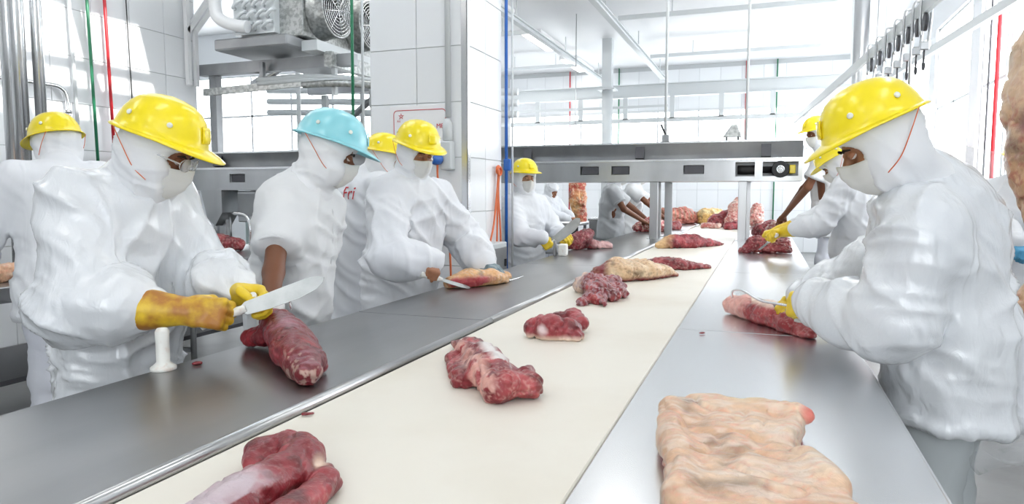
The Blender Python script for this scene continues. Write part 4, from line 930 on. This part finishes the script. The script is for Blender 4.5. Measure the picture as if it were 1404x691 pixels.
meat('fat-topped meat slab being sliced under the grey glove', [[(-1.62, 3.46, ZT + .03, .045), (-1.55, 3.55, ZT + .045, .065), (-1.47, 3.68, ZT + .04, .06), (-1.43, 3.78, ZT + .025, .04)], [(-1.60, 3.66, ZT + .03, .05), (-1.46, 3.90, ZT + .02, .04)]], ZT, (V(.72, .40, .18), V(.80, .52, .28), V(.8, .65, .5), .10, 14.), 29, .007, .006, flat=.85,
     masks=[(lambda v, n: np.clip(((v[:, 0] + 1.52) * .75 - (v[:, 1] - 3.58) * .66 - .028) * 60, 0, 1) * np.clip((ZT + .075 - v[:, 2]) * 40, 0, 1), V(.40, .05, .06))])
meat('upright chunk of dark red meat on the left table, beside the farther machete', [[(-1.66, 6.30, ZT + .06, .09), (-1.60, 6.36, ZT + .10, .085), (-1.55, 6.40, ZT + .15, .05)], [(-1.52, 6.42, ZT + .03, .06), (-1.40, 6.55, ZT + .02, .04)]], ZT, (V(.17, .014, .022), V(.32, .05, .06), FAT, .06, 16.), 31, .011, .014, flat=None, masks=[(lambda v, n: np.clip((v[:, 0] + 1.52) * 12, 0, 1), V(.6, .35, .34))])
# right table
meat('red meat cut with pale fat end pierced by the hook on the right table', [[(-.115, 3.12, ZT + .04, .045), (-.05, 3.04, ZT + .045, .055), (.03, 2.92, ZT + .045, .060), (.10, 2.79, ZT + .035, .05), (.165, 2.68, ZT + .015, .025)]], ZT, (V(.32, .030, .035), V(.48, .09, .09), V(.72, .5, .44), .06, 18.), 37, .0055, .010, flat=.9,
     masks=[(lambda v, n: np.clip((3.06 - 0 * v[:, 0] - 3.0 + (v[:, 1] - 3.0)) * 14, 0, 1), V(.78, .42, .36)), (lambda v, n: np.clip((v[:, 2] - ZT - .075) * 80, 0, 1) * (v[:, 0] > -.04) * .9, FAT)])
def slabx(F):
    F.poly([(-.214, 1.565), (-.144, 1.63), (-.087, 1.638), (-.016, 1.65), (.053, 1.612), (.093, 1.572), (.081, 1.50), (.074, 1.402), (.083, 1.32), (.097, 1.262), (.126, 1.20), (.158, 1.13), (.18, 1.0), (.16, .86), (-.10, .86), (-.120, 1.026), (-.143, 1.139), (-.166, 1.273), (-.193, 1.419)], ZT, ZT + .058, rnd=.02)
    F.ell((-.03, 1.60, ZT + .052), (.09, .04, .014), k=.03); F.rc((-.18, 1.53, ZT + .046), (-.11, 1.1, ZT + .05), .020, k=.03); F.rc((.05, 1.585, ZT + .05), (.10, 1.565, ZT + .05), .016, .011, k=.02); F.rc((.085, 1.30, ZT + .042), (.12, 1.20, ZT + .042), .024, k=.03)
meat('large pale slab of fat-covered meat on the right table in front', [], ZT, (V(.68, .43, .27), V(.76, .58, .42), V(.74, .36, .25), .12, 9.), 41, .006, .012, fr=9, extra=slabx,
     masks=[(lambda v, n: .55 * np.clip((fbm(v * np.array([30, 85, 50]), 3, 9) - .5) * 6, 0, 1) * (n[:, 2] > .3), V(.80, .68, .58)), (near((.10, 1.565, ZT + .05), .03), V(.66, .12, .10)), (near((.12, 1.215, ZT + .05), .022), V(.62, .08, .09)), (near((-.03, 1.61, ZT + .065), .06), V(.74, .56, .34)), (lambda v, n: np.clip((ZT + .02 - v[:, 2]) * 60, 0, 1), V(.50, .12, .12))])
meat('lump of red meat and bone under the yellow gloves on the right table', [[(-.16, 6.44, ZT + .03, .05), (-.06, 6.48, ZT + .08, .085), (.0, 6.5, ZT + .06, .06), (.10, 6.52, ZT + .04, .055), (.20, 6.5, ZT + .03, .05)], [(.03, 6.6, ZT + .06, .06), (.18, 6.62, ZT + .07, .06)]], ZT, LEANF, 43, .010, .018, flat=.9)
# pieces at the far end, each with its own shape
far = [('striped dark rib rack at the far end of the left table', [[(-1.60, 12.0, ZT + .13, .15), (-1.30, 12.3, ZT + .13, .16), (-1.12, 12.45, ZT + .10, .12)]], (V(.36, .06, .04), V(.55, .16, .10), V(.75, .35, .25), .15, 12.), [(lambda v, n: .8 * (np.sin((v[:, 0] + .6 * v[:, 1]) * 60) > .35) * (v[:, 2] > ZT + .09), V(.30, .17, .11)), (lambda v, n: np.clip((ZT + .09 - v[:, 2]) * 20, 0, 1), V(.80, .28, .22))]),
       ('yellow-fat meat chunk behind the rib rack', [[(-.95, 12.4, ZT + .12, .16), (-.75, 12.6, ZT + .12, .15)]], (V(.80, .50, .16), V(.84, .68, .36), RED, .1, 10.), ()),
       ('dark red meat chunk in the middle of the far pile on the belt', [[(-.72, 11.4, ZB + .08, .12), (-.58, 11.5, ZB + .14, .12), (-.55, 11.7, ZB + .18, .10)]], LEANF, ()),
       ('pale standing meat chunk of the far pile, left of the conveyor leg', [[(-.44, 11.2, ZB + .10, .13), (-.42, 11.3, ZB + .28, .12), (-.40, 11.5, ZB + .42, .07)]], BONE, ()),
       ('low dark meat piece in front of the far pile on the belt', [[(-.50, 10.7, ZB + .04, .07), (-.36, 10.8, ZB + .05, .08)]], LEAN, ()),
       ('flat pale trimming left of the far pile on the belt', [[(-.86, 11.0, ZB + .03, .06), (-.66, 11.0, ZB + .03, .06)]], BONE, ()),
       ('standing pink meat chunk right of the conveyor leg on the far right table', [[(-.12, 11.6, ZT + .12, .12), (-.10, 11.7, ZT + .28, .10)]], BONE, ()),
       ('mixed red meat chunk beside the bare forearm on the right table', [[(-.05, 8.9, ZT + .06, .10), (.08, 9.0, ZT + .10, .11), (.20, 9.0, ZT + .09, .10)]], LEANF, ()),
       ('knobbly pale meat chunk under the bare forearm on the right table', [[(.12, 8.7, ZT + .10, .10), (.22, 8.75, ZT + .13, .09)]], BONE, ()),
       ('dark red scrap pile under the bare hands on the left table', [[(-1.62, 9.55, ZT + .05, .09), (-1.45, 9.6, ZT + .10, .11), (-1.34, 9.7, ZT + .06, .09)]], (V(.30, .02, .03), PINK, FAT, .18, 18.), ()),
       ('small red scrap on the left table behind the bare hands', [[(-1.30, 10.3, ZT + .05, .08), (-1.2, 10.4, ZT + .05, .07)]], LEANF, ())]
for i, (l, ch, pal, mk) in enumerate(far): meat(l, ch, ZB if 'belt' in l else ZT, pal, 50 + i, .016, .025, fr=9, flat=None, masks=mk, k=.03)
for i, (p, l) in enumerate((((-1.72 + .10, 1.62, ZT), 'tiny red scrap at the edge of the left table near the white handle'), ((-1.01, 1.34, ZB), 'tiny red scrap at the belt edge beside the rolled table edge'), ((-.25 + .04, 2.62, ZT), 'tiny dark scrap on the right table near the joint'), ((.10, 6.2, ZT), 'small pink scrap in front of the lump under the yellow gloves'))):
    meat(l, [[(p[0], p[1], p[2] + .005, .008), (p[0] + .012, p[1] + .012, p[2] + .005, .006)]], p[2], LEAN, 70 + i, .003, .003, name='meat_scrap', k=.005)
# second line
meat('orange-red meat piece on the second-line table, left of the pale one', [[(-4.75, 4.85, ZT + .05, .09), (-4.62, 5.0, ZT + .07, .09), (-4.52, 5.08, ZT + .06, .07)]], ZT, LEANF, 81, .012, .02, flat=None, masks=[(lambda v, n: np.clip((-4.64 - v[:, 0]) * 12, 0, 1), V(.80, .40, .18))])
meat('pale pink meat piece on the second-line table', [[(-4.62, 5.55, ZT + .06, .09), (-4.42, 5.65, ZT + .06, .08)]], ZT, BONE, 83, .012, .018, flat=None)
meat('peach-coloured meat piece on the second-line table at the left picture edge', [[(-4.35, 2.55, ZT + .03, .06), (-4.2, 2.9, ZT + .04, .07)]], ZT, FATTY, 85, .012, .014, flat=None)
# hanging meat
def hang(label, pts, pal, s, rail, masks=(), vox=.016, amp=.03):
    o = meat(label, [pts], 0, pal, s, vox, amp, fr=6, flat=None, floor=False, name='carcass', cat='carcass', masks=masks, k=.06)
    top = max(pts, key=lambda p: p[2]); l = o.location
    B().tube([(top[0], top[1], top[2]), (top[0], top[1], rail)], .008, 8).done('hanging_hook', 'steel', o); return o
hang('large tan beef quarter hanging at the right picture edge', [(1.14, 3.58, 2.50, .05), (1.15, 3.57, 2.28, .09), (1.16, 3.56, 2.02, .17), (1.165, 3.55, 1.78, .205), (1.175, 3.53, 1.55, .20), (1.21, 3.5, 1.28, .155), (1.23, 3.48, 1.05, .14), (1.19, 3.5, .88, .17), (1.19, 3.5, .76, .15)], (V(.62, .36, .20), V(.72, .50, .32), V(.45, .12, .08), .14, 6.), 91, 2.75,
     masks=[(near((1.05, 3.42, 1.70), .10), V(.14, .02, .025)), (lambda v, n: np.clip((.86 - v[:, 2]) * 12, 0, 1), V(.20, .025, .03)), (lambda v, n: np.clip((v[:, 2] - 1.72) * 5, 0, 1) * .7, V(.70, .55, .38))], vox=.012, amp=.02)
hang('red and white beef side hanging behind the masked right worker', [(1.28, 10.0, 2.3, .10), (1.28, 10.0, 1.9, .16), (1.27, 10.0, 1.4, .20), (1.25, 10.0, .9, .16), (1.25, 10, .65, .10)], (V(.42, .06, .06), V(.62, .2, .16), V(.82, .6, .5), .16, 9.), 93, ZC)
hang('pale pink carcass hanging from the trolleys above the right worker', [(1.03, 6.2, 2.20, .035), (1.03, 6.2, 2.05, .06), (1.05, 6.2, 1.8, .09), (1.06, 6.2, 1.45, .11)], BONE, 95, 2.72)
hang('red and yellow carcass hanging at the back, left of the tiled wall patch', [(-3.25, 12.3, 1.9, .08), (-3.22, 12.3, 1.6, .14), (-3.20, 12.3, 1.30, .16), (-3.14, 12.3, .95, .12)], (V(.50, .08, .05), V(.80, .42, .16), V(.85, .68, .45), .14, 5.), 97, ZC)

# ================================================================== tools
def knife(label, c, d, L, edge, width, hl=.12, name='butcher_knife', handle='handle_white', off=.0):
    """c: middle of the closed hand, d: direction of the blade, edge: side the cutting edge faces"""
    d = nrm(d); c = V(*c) + d * off; g = c + d * hl * .52; e = nrm(V(*edge) - d * (V(*edge) @ d)); n = np.cross(d, e)
    r = root(name, tuple(map(float, g)), label, 'knife')
    out = [(0, .15), (.05, 0), (.25, .0), (.55, -.02), (.8, .0), (.93, .10), (1.0, .35), (.96, .62), (.86, .86), (.65, 1.0), (.3, .95), (.04, .80), (0, .6)]
    P = [g + d * (a * L) + e * ((b - .4) * width) for a, b in out]; b = B(); b.prism([p - n * .0012 for p in P], (0, 0, 0), n * .0024); b.done('blade', 'blade', r)
    h = B(); h.tube([g + d * .012, g - d * .01, g - d * hl * .5, g - d * hl * .88, g - d * hl * .98, g - d * hl], [.012, .0145, .0135, .0155, .017, .010], 12); h.done('handle', handle, r)
    return r
def hook(label, pts, r=.0045, bar=None, mat='steel_bright'):
    q = root('meat_hook', tuple(map(float, pts[0])), label, 'hook'); P = spline(pts, 8); rr = [r] * len(P); rr[-1] = r * .25; rr[-2] = r * .6
    B().tube(P, rr, 8).done('rod', mat, q)
    if bar is not None: B().tube([V(*bar[0]), (V(*bar[0]) + V(*bar[1])) / 2, V(*bar[1])], [.013, .016, .013], 10).done('grip', 'handle_white', q)
    return q
# ================================================================== the crew
# left front, glasses
w0, J0 = person('worker in crinkled white plastic coat and glasses holding a machete, left front', dict(
    P=(-2.10, 1.79, .95), N=(-2.0, 1.765, 1.43), H=(-1.86, 1.745, 1.535), face=(.95, .30), hf=(.86, .30, -.42), shR=(-2.06, 1.60, 1.37), shL=(-2.0, 1.875, 1.365),
    elR=(-1.95, 1.515, 1.06), wrR=(-1.665, 1.64, 1.04), elL=(-1.87, 1.925, 1.11), wrL=(-1.655, 1.85, 1.065), skin='skin_dark', hat='hat_yellow', cloth='plastic', vox=.009, bvox=.009, hvox=.008, gvox=.0038,
    girth=1.0, sleeve=1.18, fold=.02, ffreq=8, hem=.50, seed=3, gloves={'R': 'glove_stained', 'L': 'glove_yellow'}, cufflen=.125, gcuff=.068, gsc=1.18, send={'R': .64, 'L': .85}, puff={'R': [(.0, .11), (.35, .095)], 'L': [(.6, .085)]}, trousers='trouser', hatsc=1.08, tilt=.10,
    hands={'R': ((.88, .42, -.10), (-.35, .85, -.35), FIST, .8), 'L': grip_hand('L', (.1, -.5, .8), (.85, .15, -.2), HOLD, .6)}))
gs = J0['e']; gb = B()
for s in (-1, 1): gb.tube([gs(s * .032 + .024 * math.cos(a), .118 - .012 * abs(math.cos(a) * .5 + s * .5), .002 + .019 * math.sin(a)) for a in np.linspace(0, 2 * math.pi, 20)[:-1]], .002, 6, close=True); gb.tube([gs(s * .056, .108, .004), gs(s * .080, .05, .006), gs(s * .085, -.02, .004)], .003, 6)
gb.tube([gs(-.008, .12, .004), gs(.008, .12, .004)], .002, 6); go = gb.done('glasses', 'glass', w0)
for s in (-1, 1): B().lathe([(.001, 0), (.019, .0005), (.022, .001), (.001, .003)], gs(s * .032, .115, .002), J0['HR'][1] + s * .25 * J0['HR'][0], 18).done('lens', 'glass', go)
# apron panel of smoother cloth at the chest and the low neck tie
G = J0['grip']['R']; knife('long machete-like butcher knife with white handle in the front left worker\'s glove', G[0], (.78, .50, .34), .27, (.3, -.3, -.9), .055, hl=.135, off=-.012)
G = J0['grip']['L']; hook('chrome meat hook stuck in the loin on the left table', [G[0], G[0] * .5 + V(-1.54, 1.92, 1.045) * .5, (-1.54, 1.92, 1.045), (-1.565, 1.99, 1.055), (-1.585, 2.03, 1.03), (-1.58, 2.035, .985)], .005, (G[0] - G[1] * .05, G[0] + G[1] * .05))
st = root('sharpening_steel', (-1.662, 1.545, ZT), 'stained white plastic handle standing at the edge of the left table', 'tool handle')
B().lathe([(.036, 0), (.037, .009), (.028, .016), (.019, .024), (.0185, .08), (.020, .115), (.014, .125), (.002, .127)], (-1.662, 1.545, ZT), n=20).done('handle', 'handle_white', st)
# second from left, turned away
person('worker in white coat bent away at the far left, only back and yellow cap visible', dict(
    P=(-3.28, 2.50, .93), N=(-3.38, 2.56, 1.50), H=(-3.47, 2.61, 1.645), face=(-.92, .35), hf=(-.92, .10, -.30), elR=(-3.60, 2.85, 1.2), wrR=(-3.85, 2.75, 1.03), elL=(-3.52, 2.25, 1.2), wrL=(-3.85, 2.40, 1.03),
    hat='hat_yellow', cloth='coat', vox=.016, hem=.80, seed=5, hatsc=1.02, girth=1.1, trousers='trouser'))
# blue cap
w2, J2 = person('worker in pale blue cap and short-sleeved white shirt at the left table', dict(
    P=(-1.975, 2.53, .93), N=(-1.895, 2.535, 1.42), H=(-1.765, 2.56, 1.575), face=(.95, .30), hf=(.80, .50, -.34), shR=(-1.905, 2.415, 1.365), shL=(-1.875, 2.66, 1.355), elR=(-1.815, 2.235, 1.09), wrR=(-1.70, 2.06, .955), elL=(-1.99, 2.78, 1.09), wrL=(-2.02, 2.70, .84),
    skin='skin_dark', hat='hat_blue', cloth='shirt', short=True, vox=.012, hvox=.009, hem=.62, seed=7, fold=.015, ffreq=5.5, gloves={'R': 'glove_white', 'L': 'glove_yellow'}, hatsc=1.12, tilt=.05, girth=.96,
    hands={'R': ((.35, -.35, -.5), (.3, -.2, -.9), HOLD, .5), 'L': ((.1, 0, -1), (0, -1, 0), RELAX, .5)}))
# behind, back with red print
w3, J3 = person('worker in white coat with red lettering on the back, half hidden behind the blue cap', dict(
    P=(-2.62, 4.05, .95), N=(-2.50, 4.06, 1.49), H=(-2.40, 4.10, 1.625), face=(.55, .83), hf=(.75, .6, -.25), elR=(-2.25, 3.95, 1.2), wrR=(-2.1, 4.15, 1.05), elL=(-2.72, 4.35, 1.2), wrL=(-2.45, 4.45, 1.05),
    hat='hat_yellow', vox=.015, seed=9, hatsc=1.05, girth=1.08, hem=.5))
# W4 cutting
w4, J4 = person('worker in yellow cap slicing the fat-topped slab with bare right hand', dict(
    P=(-2.03, 3.64, .94), N=(-1.955, 3.60, 1.45), H=(-1.865, 3.545, 1.635), face=(.95, -.30), hf=(.80, -.42, -.34), shR=(-1.99, 3.42, 1.375), shL=(-1.88, 3.79, 1.375), elR=(-1.87, 3.22, 1.06), wrR=(-1.675, 3.33, 1.045), elL=(-1.74, 3.96, 1.10), wrL=(-1.575, 3.83, .985),
    skin='skin_mid', hat='hat_yellow', vox=.012, bvox=.0075, hvox=.008, seed=11, gloves={'L': 'glove_grey'}, hatsc=1.06, tilt=.10, fold=.018, ffreq=7, sleeve=1.12, girth=1.08, hem=.55, cufflen=.03, puff={'R': [(.25, .09)], 'L': [(.25, .09)]},
    hands={'R': grip_hand('R', (.55, .75, -.30), (.65, -.10, -.65)), 'L': ((.8, -.35, -.22), (0, 0, -1), (.25, .35, .25), .2)}))
B().tube([V(-1.585, 3.825, .99) - .02 * V(.5, -.4, 0), V(-1.56, 3.81, .985)], [.047, .043], 16).done('glove_cuff', 'cuff_blue', w4)
G = J4['grip']['R']; knife('slicing knife with white handle in the bare hand at the fat-topped slab', G[0], (.55, .75, -.30), .20, (.5, -.5, -.6), .03)
hook('thin angled steel rod lying on the left table beside the fat-topped slab', [(-1.46, 3.72, ZT + .012), (-1.43, 3.80, ZT + .010), (-1.405, 3.83, ZT + .010), (-1.39, 3.93, ZT + .012), (-1.385, 4.02, ZT + .014)], .004)
kb = root('scraper_plate', (-1.46, 3.86, ZT), 'flat steel blade plate lying right of the grey glove', 'blade'); b = B(); b.prism([(-1.52, 3.78, ZT + .004), (-1.44, 3.78, ZT + .004), (-1.40, 3.90, ZT + .014), (-1.44, 3.98, ZT + .022), (-1.54, 3.92, ZT + .02)], (0, 0, 0), (0, 0, .003)); b.done('plate', 'blade', kb)
# W5 by the pillar
w5, J5 = person('worker in white hooded coat with yellow gloves and machete, beside the blue pipe', dict(
    P=(-2.13, 6.12, .86), N=(-2.10, 6.10, 1.34), H=(-2.08, 6.06, 1.545), face=(.90, -.42), hf=(.72, -.66, -.12), elR=(-2.02, 5.78, 1.02), wrR=(-1.80, 5.70, 1.02), elL=(-1.88, 6.42, 1.03), wrL=(-1.70, 6.02, 1.02),
    skin='skin_tan', hat='hat_yellow', vox=.014, seed=13, gloves={'R': 'glove_yellow', 'L': 'glove_yellow'}, hem=.5, hatsc=1.05, tilt=.16, cufflen=.03, girth=1.05, hands={'R': grip_hand('R', (.72, .25, .66), (.6, .3, -.7)), 'L': ((.6, -.8, 0), (.3, .2, -.9), HOLD, .5)}))
G = J5['grip']['R']; knife('broad machete raised by the worker beside the blue pipe', G[0], (.72, .25, .66), .30, (.6, .3, -.7), .085)
sh_ = root('knife_scabbard', (-1.62, 5.62, ZT), 'clear plastic knife scabbard standing below the farther yellow gloves', 'scabbard'); B().box((-1.655, 5.56, ZT), (-1.635, 5.60, ZT + .13), .004).done('back_bar', 'steel_dull', sh_); B().box((-1.62, 5.58, ZT), (-1.55, 5.66, ZT + .10), .012, 2).done('cup', 'handle_white', sh_)
# far left table
person('worker in grey-white short-sleeved shirt bending over scraps, head behind the crossing conveyor', dict(
    P=(-1.98, 9.38, .93), N=(-1.93, 9.32, 1.48), H=(-1.84, 9.30, 1.66), face=(.95, .2), hf=(.9, .1, -.4), elR=(-1.74, 9.10, 1.20), wrR=(-1.53, 9.42, 1.03), elL=(-1.72, 9.66, 1.2), wrL=(-1.50, 9.62, 1.03), skin='skin_dark', cloth='shirt_grey', short=True, vox=.02, hat='hat_yellow', seed=15, trousers='trouser_grey', hem=.78))
w6, J6 = person('worker in white shirt with a black sleeve mark, farthest at the left table', dict(
    P=(-1.95, 10.65, .93), N=(-1.88, 10.62, 1.50), H=(-1.80, 10.6, 1.68), face=(.95, .1), hf=(.9, .1, -.4), elR=(-1.66, 10.42, 1.28), wrR=(-1.42, 10.5, 1.06), elL=(-1.62, 10.9, 1.25), wrL=(-1.40, 10.75, 1.06), skin='skin_dark', cloth='shirt', short=True, vox=.02, hat='hat_yellow', seed=17, hem=.78))
person('small worker in white apron beside the hanging carcass in the background', dict(
    P=(-3.45, 11.2, .90), N=(-3.42, 11.2, 1.30), H=(-3.36, 11.18, 1.44), face=(.8, -.5), hf=(.8, -.4, -.3), elR=(-3.25, 10.98, 1.05), wrR=(-3.05, 11.15, 1.0), elL=(-3.2, 11.45, 1.05), wrL=(-3.05, 11.35, 1.0), skin='skin_mid', cloth='coat', vox=.022, mask=False, hat=None, seed=19))
dt = root('dark_trolley', (-3.1, 10.3, 0), 'dark-edged steel trolley table behind the raised machete', 'trolley')
B().box((-3.6, 9.9, .93), (-2.55, 10.5, .97), .006).done('top', 'steel', dt); B().box((-3.6, 9.9, .80), (-2.57, 9.93, .92)).done('dark_side', 'black', dt); B().box((-3.58, 9.95, .50), (-2.6, 10.45, .53)).done('shelf', 'steel_dull', dt)
for x in (-3.55, -2.6):
    for y in (9.95, 10.45): B().box((x - .02, y - .02, 0), (x + .02, y + .02, .93)).done('leg', 'steel_dull', dt)
bn = root('steel_bin', (-2.2, 10.3, 0), 'tall square steel bin standing left of the grey-shirted worker', 'bin'); B().box((-2.72, 11.2, .0), (-2.25, 11.7, .98), .01).done('body', 'steel', bn); B().box((-2.74, 11.18, .96), (-2.23, 11.72, 1.0), .01).done('rim', 'steel_bright', bn)
# right side, far
w8, J8 = person('worker in long-sleeved white coat and yellow gloves at the right table', dict(
    P=(.72, 6.22, .96), N=(.64, 6.12, 1.50), H=(.53, 6.07, 1.63), face=(-.93, .35), hf=(-.78, .20, -.60), elL=(.42, 5.92, 1.16), wrL=(.13, 6.26, 1.075), elR=(.45, 6.50, 1.2), wrR=(.12, 6.54, 1.08), hat='hat_yellow', skin='skin_mid', vox=.014, seed=21, gloves={'R': 'glove_yellow', 'L': 'glove_yellow'}, cufflen=.17, gcuff=.058, gsc=1.2, send={'L': .58, 'R': .6}, hem=.55, girth=1.05,
    floor=.0, hands={'L': grip_hand('L', (-.5, .5, -.5), (-.8, -.1, -.4)), 'R': ((-.8, -.1, -.2), (0, 0, -1), HOLD, .5)}))
G = J8['grip']['L']; knife('thin boning knife in the yellow gloves at the right table', G[0], (-.5, .5, -.5), .14, (0, 0, -1), .02, hl=.11)
pl = root('step_platform', (.72, 7.95, 0), 'low grey step platform at the far right table', 'platform'); B().box((.40, 7.5, .20), (1.0, 8.7, .24), .01).done('deck', 'steel_dull', pl)
for x in (.44, .96):
    for y in (7.55, 8.65): B().box((x - .02, y - .02, 0), (x + .02, y + .02, .20)).done('leg', 'steel_dull', pl)
person('tall short-sleeved worker behind the right table, face just left of the big yellow cap', dict(
    P=(.66, 8.05, 1.16), N=(.58, 8.02, 1.80), H=(.49, 7.98, 2.03), face=(-.9, .2), hf=(-.80, -.45, -.25), elL=(.42, 7.86, 1.47), wrL=(.20, 8.30, 1.15), elR=(.40, 8.35, 1.45), wrR=(.20, 8.6, 1.12), hat='hat_yellow', skin='skin_dark', cloth='shirt', short=True, vox=.018, seed=23, floor=.24, hem=.95))
person('worker with blue glove behind the hanging beef quarter, mostly out of frame', dict(
    P=(1.68, 5.75, .95), N=(1.66, 5.72, 1.46), H=(1.66, 5.68, 1.63), face=(-.3, -.9), hf=(-.2, -.9, -.2), elR=(1.50, 5.60, 1.22), wrR=(1.56, 5.42, 1.08), elL=(1.92, 5.6, 1.2), wrL=(1.85, 5.4, 1.08), hat='hat_yellow', vox=.016, seed=25, gloves={'R': 'glove_blue', 'L': 'glove_blue'}, hem=.45))
# right front
w9, J9 = person('large worker in shiny white plastic coat and yellow cap leaning over the right table', dict(
    P=(.555, 2.44, .93), N=(.465, 2.40, 1.425), H=(.305, 2.265, 1.55), face=(-.93, .36), hf=(-.84, -.08, -.50), shL=(.415, 2.225, 1.315), shR=(.50, 2.60, 1.33), elL=(.36, 2.215, 1.03), wrL=(.165, 2.49, 1.035), elR=(.36, 2.80, 1.10), wrR=(.17, 2.86, 1.0),
    skin='skin_mid', hat='hat_yellow', cloth='plastic', vox=.009, bvox=.0075, hvox=.0075, gvox=.0038, seed=27, gloves={'R': 'glove_yellow', 'L': 'glove_yellow'}, girth=1.02, sleeve=1.12, fold=.018, ffreq=7, hem=.72, cufflen=.045, hatsc=1.05, tilt=.10, trousers='trouser_grey', puff={'L': [(.1, .095), (.45, .09)]},
    hands={'L': grip_hand('L', (.15, .35, .9), (-.60, .62, -.15)), 'R': grip_hand('R', (-.5, .8, .05), (-.6, -.2, -.6))}))
G = J9['grip']['L']; hook('chrome meat hook held by the large right worker', [G[0], G[0] + .5 * (V(.0, 2.84, .985) - G[0]), (.0, 2.84, .985), (-.05, 2.92, 1.0), (-.09, 3.0, 1.005), (-.118, 3.06, .985), (-.115, 3.09, .945)], .005, (G[0] - G[1] * .05, G[0] + G[1] * .05))
G = J9['grip']['R']; knife('knife with dark handle end under the large right worker\'s glove', G[0], (-.5, .8, .05), .16, (0, 0, -1), .022, handle='steel_dull')
# loose clear film cape on the large worker's back
F = Fld(); F.rc((.56, 2.46, 1.22), (.62, 2.50, .82), .10, .18, k=.05, flat=((.93, -.36, 0), .62)); F.rc((.62, 2.50, .82), (.69, 2.55, .52), .18, .25, k=.05, flat=((.93, -.36, 0), .62)); F.ell((.585, 2.52, 1.47), (.085, .08, .055), k=.05); F.rc((.585, 2.52, 1.47), (.56, 2.46, 1.22), .03, .08, k=.05)
F.cut((0, 0, .62), (0, 0, -1)); vs, q = F.build(.014); vs = cloth(smooth(vs, q, 1, .4), q, .024, 7, 44); put('film_cape', mesh_np('film_cape', vs, q), 'film', w9)
# ring at the hem
rg = root('steel_ring', (0.458, 2.311, 0.666), 'steel ring hanging at the large right worker\'s hem', 'ring')
B().tube([(0.458 + .028 * math.cos(a), 2.311 + .012 * math.sin(a), 0.666 + .014 * math.sin(a)) for a in np.linspace(0, 2 * math.pi, 20)[:-1]], .005, 8, close=True).done('ring', 'steel_bright', rg); B().tube([(0.458, 2.311 + .012, 0.666 + .014), (0.458 + .06, 2.311 + .08, 0.666 + .06), (0.458 + .09, 2.311 + .12, 0.666 + .13)], .004, 6).done('strap', 'mask', rg)
# lettering on the back of the half-hidden coat
from mathutils.bvhtree import BVHTree
def print_on(person_root, coat, txt, size, centre, fwd, right):
    """flat print laid onto the cloth: every letter vertex dropped onto the coat along fwd"""
    off = Vector(origin(person_root)); t = BVHTree.FromPolygons([v.co + off for v in coat.data.vertices], [tuple(p.vertices) for p in coat.data.polygons])
    f = Vector(fwd); r = Vector(right); u = Vector((0, 0, 1)); c = Vector(centre)
    o = text('red_lettering', txt, size, Matrix.Identity(4), 'red', None, 0.); bm = bmesh.new(); bm.from_mesh(o.data); bmesh.ops.subdivide_edges(bm, edges=bm.edges[:], cuts=2)
    for v in bm.verts:
        p = c + r * v.co.x + u * v.co.y; h = t.ray_cast(p - f * .4, f)[0]; v.co = ((h - f * .004) if h else p) - off
    bm.to_mesh(o.data); bm.free(); o.parent = person_root; return o
c3 = [o for o in w3.children if o.name.startswith('coat')][0]
print_on(w3, c3, 'Fri', .12, (-2.595, 3.93, 1.365), (.45, .89, 0), (.89, -.45, 0))
